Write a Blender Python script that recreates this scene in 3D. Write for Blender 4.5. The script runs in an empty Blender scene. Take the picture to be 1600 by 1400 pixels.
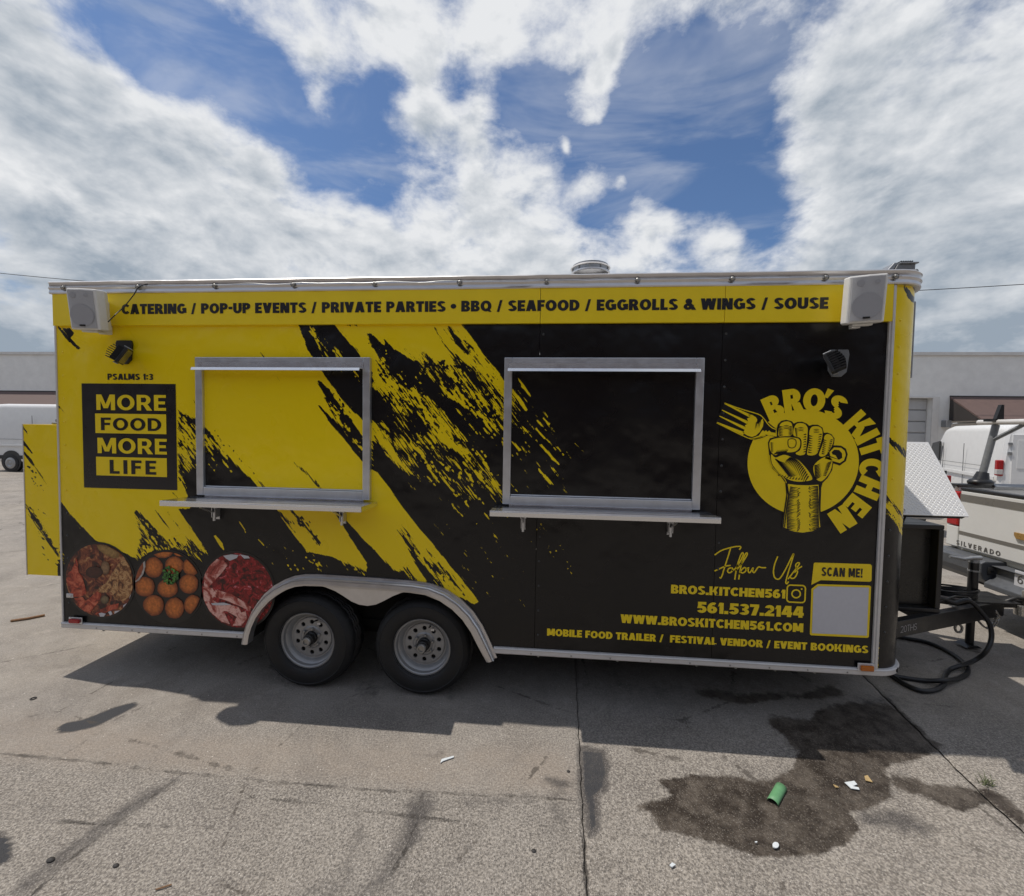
import bpy, bmesh, math, random
import numpy as np
from mathutils import Vector, Matrix
R = math.radians
rnd = random.Random(7)
sc = bpy.context.scene
C = sc.collection

# ------------------------------------------------------------------ camera
F, CX, CY = 682.922076, 800.0, 700.0
PIT, YAW, ROL = -0.0406892618, -0.0851346188, -0.0155581739
CAM = np.array([3.42265109, -2.94565312, 1.89871052])
def _axes():
    fw = np.array([math.sin(YAW)*math.cos(PIT), math.cos(YAW)*math.cos(PIT), math.sin(PIT)])
    r = np.array([math.cos(YAW), -math.sin(YAW), 0.]); d = np.cross(fw, r)
    c, s = math.cos(ROL), math.sin(ROL)
    return np.array([c*r+s*d, -s*r+c*d, fw])
AX = _axes()
cam = bpy.data.cameras.new('camera'); camo = bpy.data.objects.new('camera', cam); C.objects.link(camo)
m3 = Matrix(((AX[0][0], -AX[1][0], -AX[2][0]), (AX[0][1], -AX[1][1], -AX[2][1]), (AX[0][2], -AX[1][2], -AX[2][2])))
camo.matrix_world = Matrix.Translation(Vector(CAM)) @ m3.to_4x4()
cam.sensor_fit = 'HORIZONTAL'; cam.sensor_width = 36.0; cam.lens = F/1600*36.0
cam.clip_start = 0.05; cam.clip_end = 3000
sc.camera = camo

# ------------------------------------------------------------------ sun, sky, exposure
SUNV = Vector((-0.44, 0.055, 1.0)).normalized()
sun = bpy.data.lights.new('sun', 'SUN'); sun.energy = 2.9; sun.angle = R(0.5); sun.color = (1.0, 0.94, 0.86)
suno = bpy.data.objects.new('sun', sun); C.objects.link(suno)
suno.rotation_euler = (-SUNV).to_track_quat('-Z', 'Y').to_euler(); suno.location = (-5, 5, 20)
sc.view_settings.view_transform = 'Standard'; sc.view_settings.look = 'None'
sc.view_settings.exposure = 0.28; sc.view_settings.gamma = 1.0
sc.view_settings.use_curve_mapping = False
SKY_STRENGTH = 0.1

def px_dir(u, v):
    d = AX.T @ np.array([(u-CX)/F, (v-CY)/F, 1.0]); return d/np.linalg.norm(d)

world = bpy.data.worlds.new("World"); sc.world = world; world.use_nodes = True
nt = world.node_tree; nt.nodes.clear()
def wn(t, **k):
    n = nt.nodes.new(t)
    for a, b in k.items(): setattr(n, a, b)
    return n
def wl(a, b): nt.links.new(a, b)
def wmath(op, a, b=None, c=None, clamp=False):
    n = wn('ShaderNodeMath', operation=op, use_clamp=clamp)
    for i, x in enumerate((a, b, c)):
        if x is None: continue
        if hasattr(x, 'links'): wl(x, n.inputs[i])
        else: n.inputs[i].default_value = x
    return n.outputs[0]
sky = wn('ShaderNodeTexSky', sky_type='NISHITA'); sky.sun_disc = False
sky.sun_elevation = R(66); sky.sun_rotation = R(-83); sky.air_density = 1.0; sky.dust_density = 0.6; sky.ozone_density = 2.2
tc = wn('ShaderNodeTexCoord'); D = tc.outputs['Generated']
# warp the direction slightly so cloud edges are ragged
nz = wn('ShaderNodeTexNoise'); nz.inputs['Scale'].default_value = 5.0; nz.inputs['Detail'].default_value = 3.0
wl(D, nz.inputs['Vector'])
vs = wn('ShaderNodeVectorMath', operation='SUBTRACT'); wl(nz.outputs['Color'], vs.inputs[0]); vs.inputs[1].default_value = (.5, .5, .5)
va = wn('ShaderNodeVectorMath', operation='MULTIPLY_ADD'); wl(vs.outputs[0], va.inputs[0]); va.inputs[1].default_value = (.16, .16, .16); wl(D, va.inputs[2])
vn_ = wn('ShaderNodeVectorMath', operation='NORMALIZE'); wl(va.outputs[0], vn_.inputs[0]); DW = vn_.outputs[0]
CLOUDS = [  # (px, py, radius px, weight): where the cloud banks stand in this sky
 (60,260,200,.75),(180,340,130,.6),(330,350,110,.55),(20,100,110,.6),(150,110,70,.35),(230,150,60,.3),(300,190,60,.35),(420,245,40,.4),(470,390,110,.6),(640,400,70,.55),
 (740,330,60,.5),(670,215,38,.45),(760,195,32,.4),(730,250,50,.4),(860,290,30,.35),(650,80,60,.5),(780,40,90,.6),(950,10,100,.7),(1130,0,90,.5),(600,60,50,.3),
 (860,400,80,.5),(1040,370,45,.5),(1120,390,30,.3),(1310,110,80,.6),(1460,220,190,.9),(1340,310,80,.6),(1500,420,160,.8),(1290,400,60,.5),(490,70,40,.35),
 (590,0,60,.35),(330,0,40,.3),(940,90,20,.6),(925,130,15,.6),(930,165,14,.45),(895,213,8,.75),(950,297,22,.5),(990,297,12,.4),(1120,190,40,.18),(600,300,16,.6),(650,160,40,.35),(510,130,25,.25),
 (555,275,55,-.55),(610,300,30,-.4),(500,225,35,-.4),(470,120,45,-.3),(700,120,30,-.35),(600,120,35,-.3),(320,85,65,-.6),(230,20,70,-.75),(400,125,55,-.65),(460,175,40,-.5),(560,255,45,-.75),(520,215,40,-.5),(580,160,45,-.55),(830,150,60,-.8),(720,130,22,-.3),(130,20,40,-.3),
 (1080,190,100,-.9),(1110,110,60,-.6),(1010,150,70,-.65),(1060,280,75,-.75),(1150,260,80,-.75),(1190,360,45,-.75),(970,335,30,-.6),(910,250,30,-.5),(1210,310,40,-.35),(600,325,18,-.3),(1080,412,20,-.5),(1235,200,25,-.3),(940,190,30,-.4)]
acc = None
for u, v, r, w in CLOUDS:
    c = px_dir(u, v)
    # angular sigma at that place of the sky
    off = math.hypot(u-CX, v-CY)/F
    sg = (r*0.72/F)/(1+off*off)**0.75
    dt = wn('ShaderNodeVectorMath', operation='DOT_PRODUCT'); wl(DW, dt.inputs[0]); dt.inputs[1].default_value = tuple(c)
    e = wmath('MULTIPLY_ADD', dt.outputs['Value'], 1/(sg*sg), -1/(sg*sg))
    e = wmath('EXPONENT', e)
    acc = wmath('MULTIPLY_ADD', e, w, acc if acc is not None else 0.22)
def wnoise(scale, detail, rough, vec=D, dist=0.0):
    n = wn('ShaderNodeTexNoise'); n.inputs['Scale'].default_value = scale; n.inputs['Detail'].default_value = detail
    n.inputs['Roughness'].default_value = rough; n.inputs['Distortion'].default_value = dist; wl(vec, n.inputs['Vector']); return n.outputs['Fac']
mp = wn('ShaderNodeMapping'); mp.inputs['Scale'].default_value = (1, 1, 1.7); wl(D, mp.inputs['Vector'])
n1 = wnoise(7.0, 12.0, 0.62, mp.outputs[0], 0.15); n2 = wnoise(2.2, 6.0, 0.6, mp.outputs[0]); n3 = wnoise(3.2, 10.0, 0.6, mp.outputs[0], 0.4)
n4 = wnoise(19.0, 8.0, 0.6, mp.outputs[0], 0.1)
f = wmath('MULTIPLY_ADD', wmath('SUBTRACT', n1, 0.5), 2.6, acc)
f = wmath('MULTIPLY_ADD', wmath('SUBTRACT', n4, 0.5), 0.7, f)
f = wmath('MULTIPLY_ADD', wmath('SUBTRACT', n2, 0.5), 0.3, f)
sepd = wn('ShaderNodeSeparateXYZ'); wl(D, sepd.inputs[0])
hz = wmath('SUBTRACT', 1.0, wmath('MULTIPLY', wmath('ABSOLUTE', sepd.outputs['Z']), 2.9), clamp=True)   # haze bank towards the horizon
f = wmath('MULTIPLY_ADD', hz, 0.8, f)
mr = wn('ShaderNodeMapRange', interpolation_type='SMOOTHSTEP'); wl(f, mr.inputs['Value'])
mr.inputs['From Min'].default_value = -0.28; mr.inputs['From Max'].default_value = 0.80
mpc = wn('ShaderNodeMapping'); mpc.inputs['Rotation'].default_value = (0.0, R(-38), 0.2); mpc.inputs['Scale'].default_value = (2.0, 6.0, 11.0); wl(D, mpc.inputs['Vector'])
nc = wnoise(1.0, 5.0, 0.58, mpc.outputs[0], 0.5)
ci = wn('ShaderNodeMapRange', interpolation_type='SMOOTHSTEP'); wl(nc, ci.inputs['Value']); ci.inputs['From Min'].default_value = .44; ci.inputs['From Max'].default_value = .72; ci.inputs['To Max'].default_value = .30
dens = wmath('MAXIMUM', mr.outputs[0], ci.outputs[0])
thick = wn('ShaderNodeMapRange', interpolation_type='SMOOTHSTEP'); wl(f, thick.inputs['Value'])
thick.inputs['From Min'].default_value = 0.35; thick.inputs['From Max'].default_value = 1.6
sh_ = wn('ShaderNodeVectorMath', operation='ADD'); wl(mp.outputs[0], sh_.inputs[0]); sh_.inputs[1].default_value = (-0.010, 0.0, 0.030)
na_ = wnoise(7.0, 5.0, 0.58, mp.outputs[0], 0.15); nb_ = wnoise(7.0, 5.0, 0.58, sh_.outputs[0], 0.15)
relief = wmath('SUBTRACT', nb_, na_)
tk = wmath('MULTIPLY_ADD', thick.outputs[0], 0.55, wmath('MULTIPLY', wmath('SUBTRACT', n3, 0.5), 1.5))
tk = wmath('MULTIPLY_ADD', wmath('SUBTRACT', n4, 0.5), -0.7, tk)
tk = wmath('ADD', tk, wmath('MULTIPLY', hz, 0.95))
tk = wmath('MULTIPLY_ADD', relief, 2.8, wmath('ADD', tk, 0.06), clamp=True)
cc = wn('ShaderNodeMix', data_type='RGBA'); wl(tk, cc.inputs['Factor'])
K = 1.0/SKY_STRENGTH
cc.inputs[6].default_value = (0.66*K, 0.672*K, 0.688*K, 1); cc.inputs[7].default_value = (0.255*K, 0.305*K, 0.365*K, 1)
mx = wn('ShaderNodeMix', data_type='RGBA'); wl(dens, mx.inputs['Factor'])
tint = wn('ShaderNodeMix', data_type='RGBA', blend_type='MULTIPLY'); tint.inputs['Factor'].default_value = 1.0
wl(sky.outputs[0], tint.inputs[6]); tint.inputs[7].default_value = (0.62, 0.72, 0.84, 1)
wl(tint.outputs[2], mx.inputs[6]); wl(cc.outputs[2], mx.inputs[7])
bg = wn('ShaderNodeBackground'); bg.inputs['Strength'].default_value = SKY_STRENGTH; wl(mx.outputs[2], bg.inputs['Color'])
wo = wn('ShaderNodeOutputWorld'); wl(bg.outputs[0], wo.inputs['Surface'])
world.cycles.sampling_method = 'MANUAL'; world.cycles.sample_map_resolution = 512

# ------------------------------------------------------------------ helpers: picture point -> place in the world
def ray(u, v): return AX.T @ np.array([(u-CX)/F, (v-CY)/F, 1.0])
def PY(u, v, Y=0.0):
    d = ray(u, v); return Vector(CAM + (Y-CAM[1])/d[1]*d)
def PZ(u, v, Z=0.0):
    d = ray(u, v); return Vector(CAM + (Z-CAM[2])/d[2]*d)
def PX(u, v, X):
    d = ray(u, v); return Vector(CAM + (X-CAM[0])/d[0]*d)
def proj(P):  # N,3 -> N,2
    q = (np.asarray(P)-CAM) @ AX.T; return np.stack([CX+F*q[:, 0]/q[:, 2], CY+F*q[:, 1]/q[:, 2]], 1)

# ------------------------------------------------------------------ materials
MATS = {}
def mat(name, col, rough=0.5, metal=0.0, noise=0.0, nscale=20.0, bump=0.0, bscale=60.0, spec=0.5, coat=0.0, nvec=None, emit=None):
    if name in MATS: return MATS[name]
    m = bpy.data.materials.new(name); m.use_nodes = True; t = m.node_tree; b = t.nodes['Principled BSDF']
    b.inputs['Base Color'].default_value = (*col, 1); b.inputs['Roughness'].default_value = rough
    b.inputs['Metallic'].default_value = metal; b.inputs['Specular IOR Level'].default_value = spec
    b.inputs['Coat Weight'].default_value = coat
    geo = t.nodes.new('ShaderNodeNewGeometry')
    src = geo.outputs['Position']
    if nvec:
        mpn = t.nodes.new('ShaderNodeMapping'); mpn.inputs['Scale'].default_value = nvec; t.links.new(src, mpn.inputs['Vector']); src = mpn.outputs[0]
    if noise > 0:
        n = t.nodes.new('ShaderNodeTexNoise'); n.inputs['Scale'].default_value = nscale; n.inputs['Detail'].default_value = 8; n.inputs['Roughness'].default_value = .65
        t.links.new(src, n.inputs['Vector'])
        r_ = t.nodes.new('ShaderNodeMapRange'); r_.inputs['From Min'].default_value = .25; r_.inputs['From Max'].default_value = .75
        r_.inputs['To Min'].default_value = 1-noise; r_.inputs['To Max'].default_value = 1+noise
        t.links.new(n.outputs['Fac'], r_.inputs['Value'])
        x = t.nodes.new('ShaderNodeMix'); x.data_type = 'RGBA'; x.blend_type = 'MULTIPLY'; x.inputs['Factor'].default_value = 1
        x.inputs[6].default_value = (*col, 1); t.links.new(r_.outputs[0], x.inputs[7]); t.links.new(x.outputs[2], b.inputs['Base Color'])
        rr = t.nodes.new('ShaderNodeMapRange'); rr.inputs['From Min'].default_value = .3; rr.inputs['From Max'].default_value = .7
        rr.inputs['To Min'].default_value = max(0.02, rough-.12*min(1, noise*4)); rr.inputs['To Max'].default_value = min(1, rough+.12*min(1, noise*4))
        t.links.new(n.outputs['Fac'], rr.inputs['Value']); t.links.new(rr.outputs[0], b.inputs['Roughness'])
    if bump > 0:
        n = t.nodes.new('ShaderNodeTexNoise'); n.inputs['Scale'].default_value = bscale; n.inputs['Detail'].default_value = 4
        t.links.new(src, n.inputs['Vector'])
        bp = t.nodes.new('ShaderNodeBump'); bp.inputs['Strength'].default_value = bump; bp.inputs['Distance'].default_value = .01
        t.links.new(n.outputs['Fac'], bp.inputs['Height']); t.links.new(bp.outputs[0], b.inputs['Normal'])
    MATS[name] = m; return m
YEL = (0.90, 0.655, 0.005); BLK = (0.006, 0.0052, 0.0056)
M_alu = mat('aluminium', (.60, .585, .58), .34, .85, .10, 9, .05, 30)
M_steel = mat('stainless', (.78, .78, .79), .22, .95, .10, 5, .03, 12, nvec=(.6, 3, 3))
M_frame = mat('frame_metal', (.62, .63, .65), .34, .80, .10, 12, .05, 25)
M_white = mat('white_paint', (.70, .70, .69), .3, 0, .05, 6)
M_trimw = mat('white_trim', (.62, .60, .58), .4, .2, .08, 14)
M_black = mat('black_paint', (.012, .012, .013), .38, 0, .2, 14, .05, 40)
M_dark = mat('dark_undercarriage', (.012, .011, .010), .85, 0, .3, 10)
M_rubber = mat('tyre_rubber', (.010, .010, .0105), .62, 0, .35, 9, .12, 120)
M_rim = mat('rim_silver', (.33, .33, .33), .42, .45, .10, 16)
M_hub = mat('hub_black', (.03, .029, .028), .45, .4, .3, 40)
M_nut = mat('nut_steel', (.34, .33, .31), .4, .7, .25, 60)
M_red = mat('red_lens', (.35, .012, .015), .15, 0, .15, 60, .1, 200)
M_amber = mat('amber_lens', (.48, .13, .008), .2, 0, .15, 60, .1, 200)
M_clear = mat('clear_lens', (.6, .58, .56), .12, .2, .1, 80, .2, 150)
M_py = mat('yellow_print', YEL, .34, 0, .05, 5)
M_pb = mat('black_print', BLK, .32, 0, .15, 5)
M_plab = mat('board_black_print', (.013, .011, .013), .3, 0, .15, 5)
M_pw = mat('white_print', (.55, .55, .58), .34, 0, .04, 30)
M_grille = mat('speaker_grille', (.43, .43, .44), .6, .1, .06, 300, .3, 900)
M_spkw = mat('speaker_white', (.72, .71, .68), .45, 0, .05, 30)
M_cone = mat('speaker_cone_shade', (.35, .35, .365), .65, 0, .06, 300)
M_glass = mat('dark_glass', (.01, .011, .012), .06, 0, 0, 1, spec=.6)
M_tan = mat('wall_white', (.74, .73, .70), .85, 0, .09, 2.2, .15, 60)
M_cap = mat('wall_cap', (.62, .60, .57), .7, .0, .12, 3)
M_awn = mat('awning_brown', (.12, .078, .068), .75, 0, .15, 5, .1, 50)
M_awnd = mat('awning_dark', (.035, .03, .028), .7, 0, .2, 6)
M_gar = mat('garage_panel', (.42, .42, .42), .5, .1, .08, 4)
M_wire = mat('wire_dark', (.02, .02, .022), .6)
M_hose = mat('cable_rubber', (.012, .012, .013), .42, 0, .25, 30)
M_grey = mat('grey_plastic', (.16, .165, .17), .45, 0, .15, 30)
M_lgrey = mat('grey_metal', (.30, .31, .32), .4, .6, .15, 20)
M_chrome = mat('coupler_steel', (.52, .50, .46), .3, .9, .2, 50)
M_offw = mat('pickup_white', (.62, .615, .60), .25, 0, .05, 4, coat=.3)
M_taupe = mat('pickup_taupe', (.15, .14, .125), .3, 0, .08, 4)
M_bump = mat('bumper_grey', (.085, .09, .10), .5, .2, .2, 20)
M_gold = mat('emblem_gold', (.42, .25, .08), .3, .6, .2, 40)
M_door_rub = mat('rub_strip_black', (.02, .02, .022), .6)

def streak_material():
    m = bpy.data.materials.new('vinyl_wrap'); m.use_nodes = True; t = m.node_tree; b = t.nodes['Principled BSDF']
    N = t.nodes.new; L = t.links.new
    geo = N('ShaderNodeNewGeometry'); at = N('ShaderNodeAttribute'); at.attribute_name = 'paint'
    def rot_noise(sx, sz, detail, rough):
        mp1 = N('ShaderNodeMapping'); mp1.vector_type = 'POINT'; mp1.inputs['Rotation'].default_value = (0, R(-52.0), 0)
        L(geo.outputs['Position'], mp1.inputs['Vector'])
        mp2 = N('ShaderNodeMapping'); mp2.inputs['Scale'].default_value = (sx, 1, sz); L(mp1.outputs[0], mp2.inputs['Vector'])
        n = N('ShaderNodeTexNoise'); n.inputs['Scale'].default_value = 1; n.inputs['Detail'].default_value = detail; n.inputs['Roughness'].default_value = rough
        L(mp2.outputs[0], n.inputs['Vector']); return n.outputs['Fac']
    def mth(op, a, b_=None, c_=None):
        n = N('ShaderNodeMath'); n.operation = op
        for i, x in enumerate((a, b_, c_)):
            if x is None: continue
            if hasattr(x, 'links'): L(x, n.inputs[i])
            else: n.inputs[i].default_value = x
        return n.outputs[0]
    a = rot_noise(9, 105, 2.5, .6); c = rot_noise(2.0, 26, 2, .5); e = rot_noise(60, 150, 2, .6)
    s = mth('MULTIPLY_ADD', mth('SUBTRACT', a, .5), 5.6, at.outputs['Fac'])
    s = mth('MULTIPLY_ADD', mth('SUBTRACT', c, .5), 2.2, s)
    s = mth('MULTIPLY_ADD', mth('SUBTRACT', e, .5), 1.4, s)
    st = mth('MULTIPLY_ADD', s, 6.0, .5)
    st = mth('MINIMUM', mth('MAXIMUM', st, 0), 1)
    mx = N('ShaderNodeMix'); mx.data_type = 'RGBA'; L(st, mx.inputs['Factor'])
    mx.inputs[6].default_value = (*YEL, 1); mx.inputs[7].default_value = (*BLK, 1); 
    L(mx.outputs[2], b.inputs['Base Color'])
    # film waviness
    n = N('ShaderNodeTexNoise'); n.inputs['Scale'].default_value = 2.1; n.inputs['Detail'].default_value = 3; L(geo.outputs['Position'], n.inputs['Vector'])
    n2 = N('ShaderNodeTexNoise'); n2.inputs['Scale'].default_value = 220; n2.inputs['Detail'].default_value = 2; L(geo.outputs['Position'], n2.inputs['Vector'])
    bp = N('ShaderNodeBump'); bp.inputs['Strength'].default_value = .9; bp.inputs['Distance'].default_value = .04; L(n.outputs['Fac'], bp.inputs['Height'])
    bp2 = N('ShaderNodeBump'); bp2.inputs['Strength'].default_value = .06; bp2.inputs['Distance'].default_value = .002; L(n2.outputs['Fac'], bp2.inputs['Height']); L(bp.outputs[0], bp2.inputs['Normal'])
    L(bp2.outputs[0], b.inputs['Normal'])
    rr = N('ShaderNodeMapRange'); rr.inputs['To Min'].default_value = .16; rr.inputs['To Max'].default_value = .40; L(n.outputs['Fac'], rr.inputs['Value'])
    L(rr.outputs[0], b.inputs['Roughness']); b.inputs['Specular IOR Level'].default_value = .40
    return m
M_wrap = streak_material()

def vcol_material(name, rough=.35, noise=.25, scale=60):
    m = bpy.data.materials.new(name); m.use_nodes = True; t = m.node_tree; b = t.nodes['Principled BSDF']
    at = t.nodes.new('ShaderNodeAttribute'); at.attribute_name = 'tint'
    geo = t.nodes.new('ShaderNodeNewGeometry'); n = t.nodes.new('ShaderNodeTexNoise'); n.inputs['Scale'].default_value = scale; n.inputs['Detail'].default_value = 5
    t.links.new(geo.outputs['Position'], n.inputs['Vector'])
    r_ = t.nodes.new('ShaderNodeMapRange'); r_.inputs['From Min'].default_value = .3; r_.inputs['From Max'].default_value = .7; r_.inputs['To Min'].default_value = 1-noise; r_.inputs['To Max'].default_value = 1+noise
    t.links.new(n.outputs['Fac'], r_.inputs['Value'])
    x = t.nodes.new('ShaderNodeMix'); x.data_type = 'RGBA'; x.blend_type = 'MULTIPLY'; x.inputs['Factor'].default_value = 1
    t.links.new(at.outputs['Color'], x.inputs[6]); t.links.new(r_.outputs[0], x.inputs[7]); t.links.new(x.outputs[2], b.inputs['Base Color'])
    b.inputs['Roughness'].default_value = rough; return m
M_food = vcol_material('food_print', .34, .3, 55)

def food_tex(name, cols, scale, seed):
    m = bpy.data.materials.new(name); m.use_nodes = True; t = m.node_tree; b = t.nodes['Principled BSDF']
    geo = t.nodes.new('ShaderNodeNewGeometry'); mpn = t.nodes.new('ShaderNodeMapping'); mpn.inputs['Location'].default_value = (seed, seed, 0); t.links.new(geo.outputs['Position'], mpn.inputs['Vector'])
    n = t.nodes.new('ShaderNodeTexNoise'); n.inputs['Scale'].default_value = scale; n.inputs['Detail'].default_value = 7; n.inputs['Roughness'].default_value = .68; n.inputs['Distortion'].default_value = 1.2
    t.links.new(mpn.outputs[0], n.inputs['Vector'])
    cr = t.nodes.new('ShaderNodeValToRGB'); e = cr.color_ramp
    while len(e.elements) < len(cols): e.elements.new(.5)
    for i, (p_, c_) in enumerate(cols): e.elements[i].position = p_; e.elements[i].color = (*c_, 1)
    t.links.new(n.outputs['Fac'], cr.inputs[0]); t.links.new(cr.outputs[0], b.inputs['Base Color']); b.inputs['Roughness'].default_value = .34
    return m
M_stew = food_tex('stew_print', [(.34, (.010, .003, .002)), (.43, (.05, .010, .006)), (.50, (.16, .03, .014)), (.57, (.30, .09, .03)), (.64, (.55, .30, .12)), (.68, (.12, .025, .012))], 13, 3)
M_claw = food_tex('claw_print', [(.36, (.07, .006, .003)), (.5, (.42, .05, .02)), (.62, (.62, .16, .08))], 13, 1)
M_chick = food_tex('crisp_print', [(.36, (.06, .018, .008)), (.48, (.28, .11, .035)), (.58, (.62, .36, .15)), (.66, (.10, .035, .015))], 24, 5)
M_meat = food_tex('sauce_print', [(.36, (.014, .001, .001)), (.46, (.12, .003, .004)), (.56, (.34, .010, .012)), (.63, (.46, .04, .045)), (.665, (.80, .50, .58)), (.69, (.22, .010, .012))], 22, 9)
M_pork = food_tex('pork_print', [(.34, (.14, .008, .006)), (.45, (.42, .07, .05)), (.58, (.85, .50, .42)), (.70, (.50, .07, .05))], 9, 2)

# ------------------------------------------------------------------ object helpers
ORG = {}
def thing(name, label, cat, loc=(0, 0, 0), rot=(0, 0, 0), group=None, local=False):
    o = bpy.data.objects.new(name, None); C.objects.link(o); o.empty_display_size = .2
    o.location = loc; o.rotation_euler = rot; o['label'] = label; o['category'] = cat
    if group: o['group'] = group
    ORG[o.name] = Vector((0, 0, 0)) if local else Vector(loc)
    return o
class MB:
    def __init__(s): s.v = []; s.f = []; s.mi = []; s.ms = []; s.cm = 0
    def m(s, mt):
        if mt not in s.ms: s.ms.append(mt)
        s.cm = s.ms.index(mt); return s
    def add(s, vs, fs):
        b = len(s.v); s.v += [tuple(x) for x in vs]
        for f in fs: s.f.append(tuple(b+i for i in f)); s.mi.append(s.cm)
        return s
    def box(s, x0, x1, y0, y1, z0, z1, M=None):
        v = [(x, y, z) for x in (x0, x1) for y in (y0, y1) for z in (z0, z1)]
        if M is not None: v = [M @ Vector(p) for p in v]
        return s.add(v, [(0, 1, 3, 2), (4, 6, 7, 5), (0, 4, 5, 1), (2, 3, 7, 6), (0, 2, 6, 4), (1, 5, 7, 3)])
    def prism(s, poly, a, b, axis='y', M=None):
        """polygon in the two other axes (x,z for y; y,z for x; x,y for z) between a and b"""
        def mk(p, t):
            q = {'y': (p[0], t, p[1]), 'x': (t, p[0], p[1]), 'z': (p[0], p[1], t)}[axis]
            return M @ Vector(q) if M is not None else q
        n = len(poly); v = [mk(p, a) for p in poly]+[mk(p, b) for p in poly]
        return s.add(v, [tuple(range(n)), tuple(range(2*n-1, n-1, -1))]+[(i, i+n, (i+1) % n+n, (i+1) % n) for i in range(n)])
    def tube(s, path, r, n=8, closed=False, cap=True):
        path = [Vector(p) for p in path]; L = len(path); rs = r if isinstance(r, (list, tuple)) else [r]*L
        rings = []; up = None
        for i, p in enumerate(path):
            if closed: t = path[(i+1) % L]-path[i-1]
            else: t = path[min(i+1, L-1)]-path[max(i-1, 0)]
            t.normalize()
            if up is None:
                up = Vector((0, 0, 1)) if abs(t.z) < .9 else Vector((1, 0, 0))
            a = t.cross(up); 
            if a.length < 1e-4: a = t.cross(Vector((1, .3, 0)))
            a.normalize(); b = a.cross(t).normalized(); up = b
            rings.append([p+(a*math.cos(k*2*math.pi/n)+b*math.sin(k*2*math.pi/n))*rs[i] for k in range(n)])
        v = [q for rr in rings for q in rr]; f = []
        for i in range(L if closed else L-1):
            j = (i+1) % L
            for k in range(n): f.append((i*n+k, i*n+(k+1) % n, j*n+(k+1) % n, j*n+k))
        if cap and not closed: f += [tuple(range(n-1, -1, -1)), tuple(range((L-1)*n, L*n))]
        return s.add(v, f)
    def lathe(s, prof, c, axis=(0, 1, 0), n=48):
        """prof: (r, t) along axis from c"""
        ax = Vector(axis).normalized(); a = ax.orthogonal().normalized(); b = ax.cross(a); c = Vector(c)
        v = []; f = []
        for r, t in prof:
            for k in range(n):
                th = 2*math.pi*k/n; v.append(c+ax*t+(a*math.cos(th)+b*math.sin(th))*max(r, 1e-4))
        for i in range(len(prof)-1):
            for k in range(n): f.append((i*n+k, i*n+(k+1) % n, (i+1)*n+(k+1) % n, (i+1)*n+k))
        return s.add(v, f)
    def sphere(s, c, r, n=8, sc_=(1, 1, 1)):
        c = Vector(c); v = []; f = []
        for i in range(n//2+1):
            ph = math.pi*i/(n//2)
            for k in range(n): v.append((c.x+r*sc_[0]*math.sin(ph)*math.cos(2*math.pi*k/n), c.y+r*sc_[1]*math.sin(ph)*math.sin(2*math.pi*k/n), c.z+r*sc_[2]*math.cos(ph)))
        for i in range(n//2):
            for k in range(n): f.append((i*n+k, (i+1)*n+k, (i+1)*n+(k+1) % n, i*n+(k+1) % n))
        return s.add(v, f)
    def build(s, name, mt=None, parent=None, bevel=0, smooth=0, label=None, kind=None, segs=2):
        if mt is not None and not s.ms: s.ms = [mt]
        V = np.array(s.v); lo, hi = V.min(0), V.max(0); o3 = Vector(((lo[0]+hi[0])/2, (lo[1]+hi[1])/2, lo[2]))
        me = bpy.data.meshes.new(name); me.from_pydata([tuple(Vector(p)-o3) for p in s.v], [], s.f)
        for x in s.ms: me.materials.append(x)
        me.polygons.foreach_set('material_index', s.mi)
        if len(s.f) < 60000:
            bm = bmesh.new(); bm.from_mesh(me)
            bmesh.ops.recalc_face_normals(bm, faces=bm.faces); bm.to_mesh(me); bm.free()
        if smooth:
            me.polygons.foreach_set('use_smooth', [True]*len(me.polygons)); me.set_sharp_from_angle(angle=R(smooth))
        o = bpy.data.objects.new(name, me); C.objects.link(o)
        ORG[o.name] = o3
        if parent is not None: o.parent = parent; o.location = o3-ORG[parent.name]
        else: o.location = o3
        if bevel:
            md = o.modifiers.new('bevel', 'BEVEL'); md.width = bevel; md.segments = segs; md.limit_method = 'ANGLE'; md.angle_limit = R(40); md.harden_normals = False
        if label: o['label'] = label
        if kind: o['kind'] = kind
        me.update(); return o
def tag(o, label, cat, group=None):
    o['label'] = label; o['category'] = cat
    if group: o['group'] = group
    return o

# ------------------------------------------------------------------ painted fields (signed polygons in picture pixels, then stored on the real surface)
def seg_sd(P, poly):
    poly = np.array(poly, float); n = len(poly); d = np.full(len(P), 1e9); inside = np.zeros(len(P), bool)
    for i in range(n):
        a = poly[i]; b = poly[(i+1) % n]; ab = b-a; ap = P-a
        t = np.clip((ap@ab)/max(ab@ab, 1e-9), 0, 1); q = ap-t[:, None]*ab; d = np.minimum(d, np.hypot(q[:, 0], q[:, 1]))
        c = ((a[1] > P[:, 1]) != (b[1] > P[:, 1]))
        with np.errstate(divide='ignore', invalid='ignore'):
            xx = (b[0]-a[0])*(P[:, 1]-a[1])/(b[1]-a[1])+a[0]
        inside ^= c & (P[:, 0] < xx)
    return np.where(inside, d, -d)
def line_d(P, line):
    d = np.full(len(P), 1e9); w = np.zeros(len(P))
    for a, b in zip(line[:-1], line[1:]):
        A = np.array(a[:2], float); B = np.array(b[:2], float); ab = B-A; ap = P-A
        t = np.clip((ap@ab)/max(ab@ab, 1e-9), 0, 1); q = ap-t[:, None]*ab; dd = np.hypot(q[:, 0], q[:, 1])
        ww = a[2]+(b[2]-a[2])*t; better = (dd-ww) < d; d = np.where(better, dd-ww, d)
    return -d
def paint(f, sd, val, w):
    k = np.clip(sd/w*.5+.5, 0, 1); k = k*k*(3-2*k); return f+(val-f)*k
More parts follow.
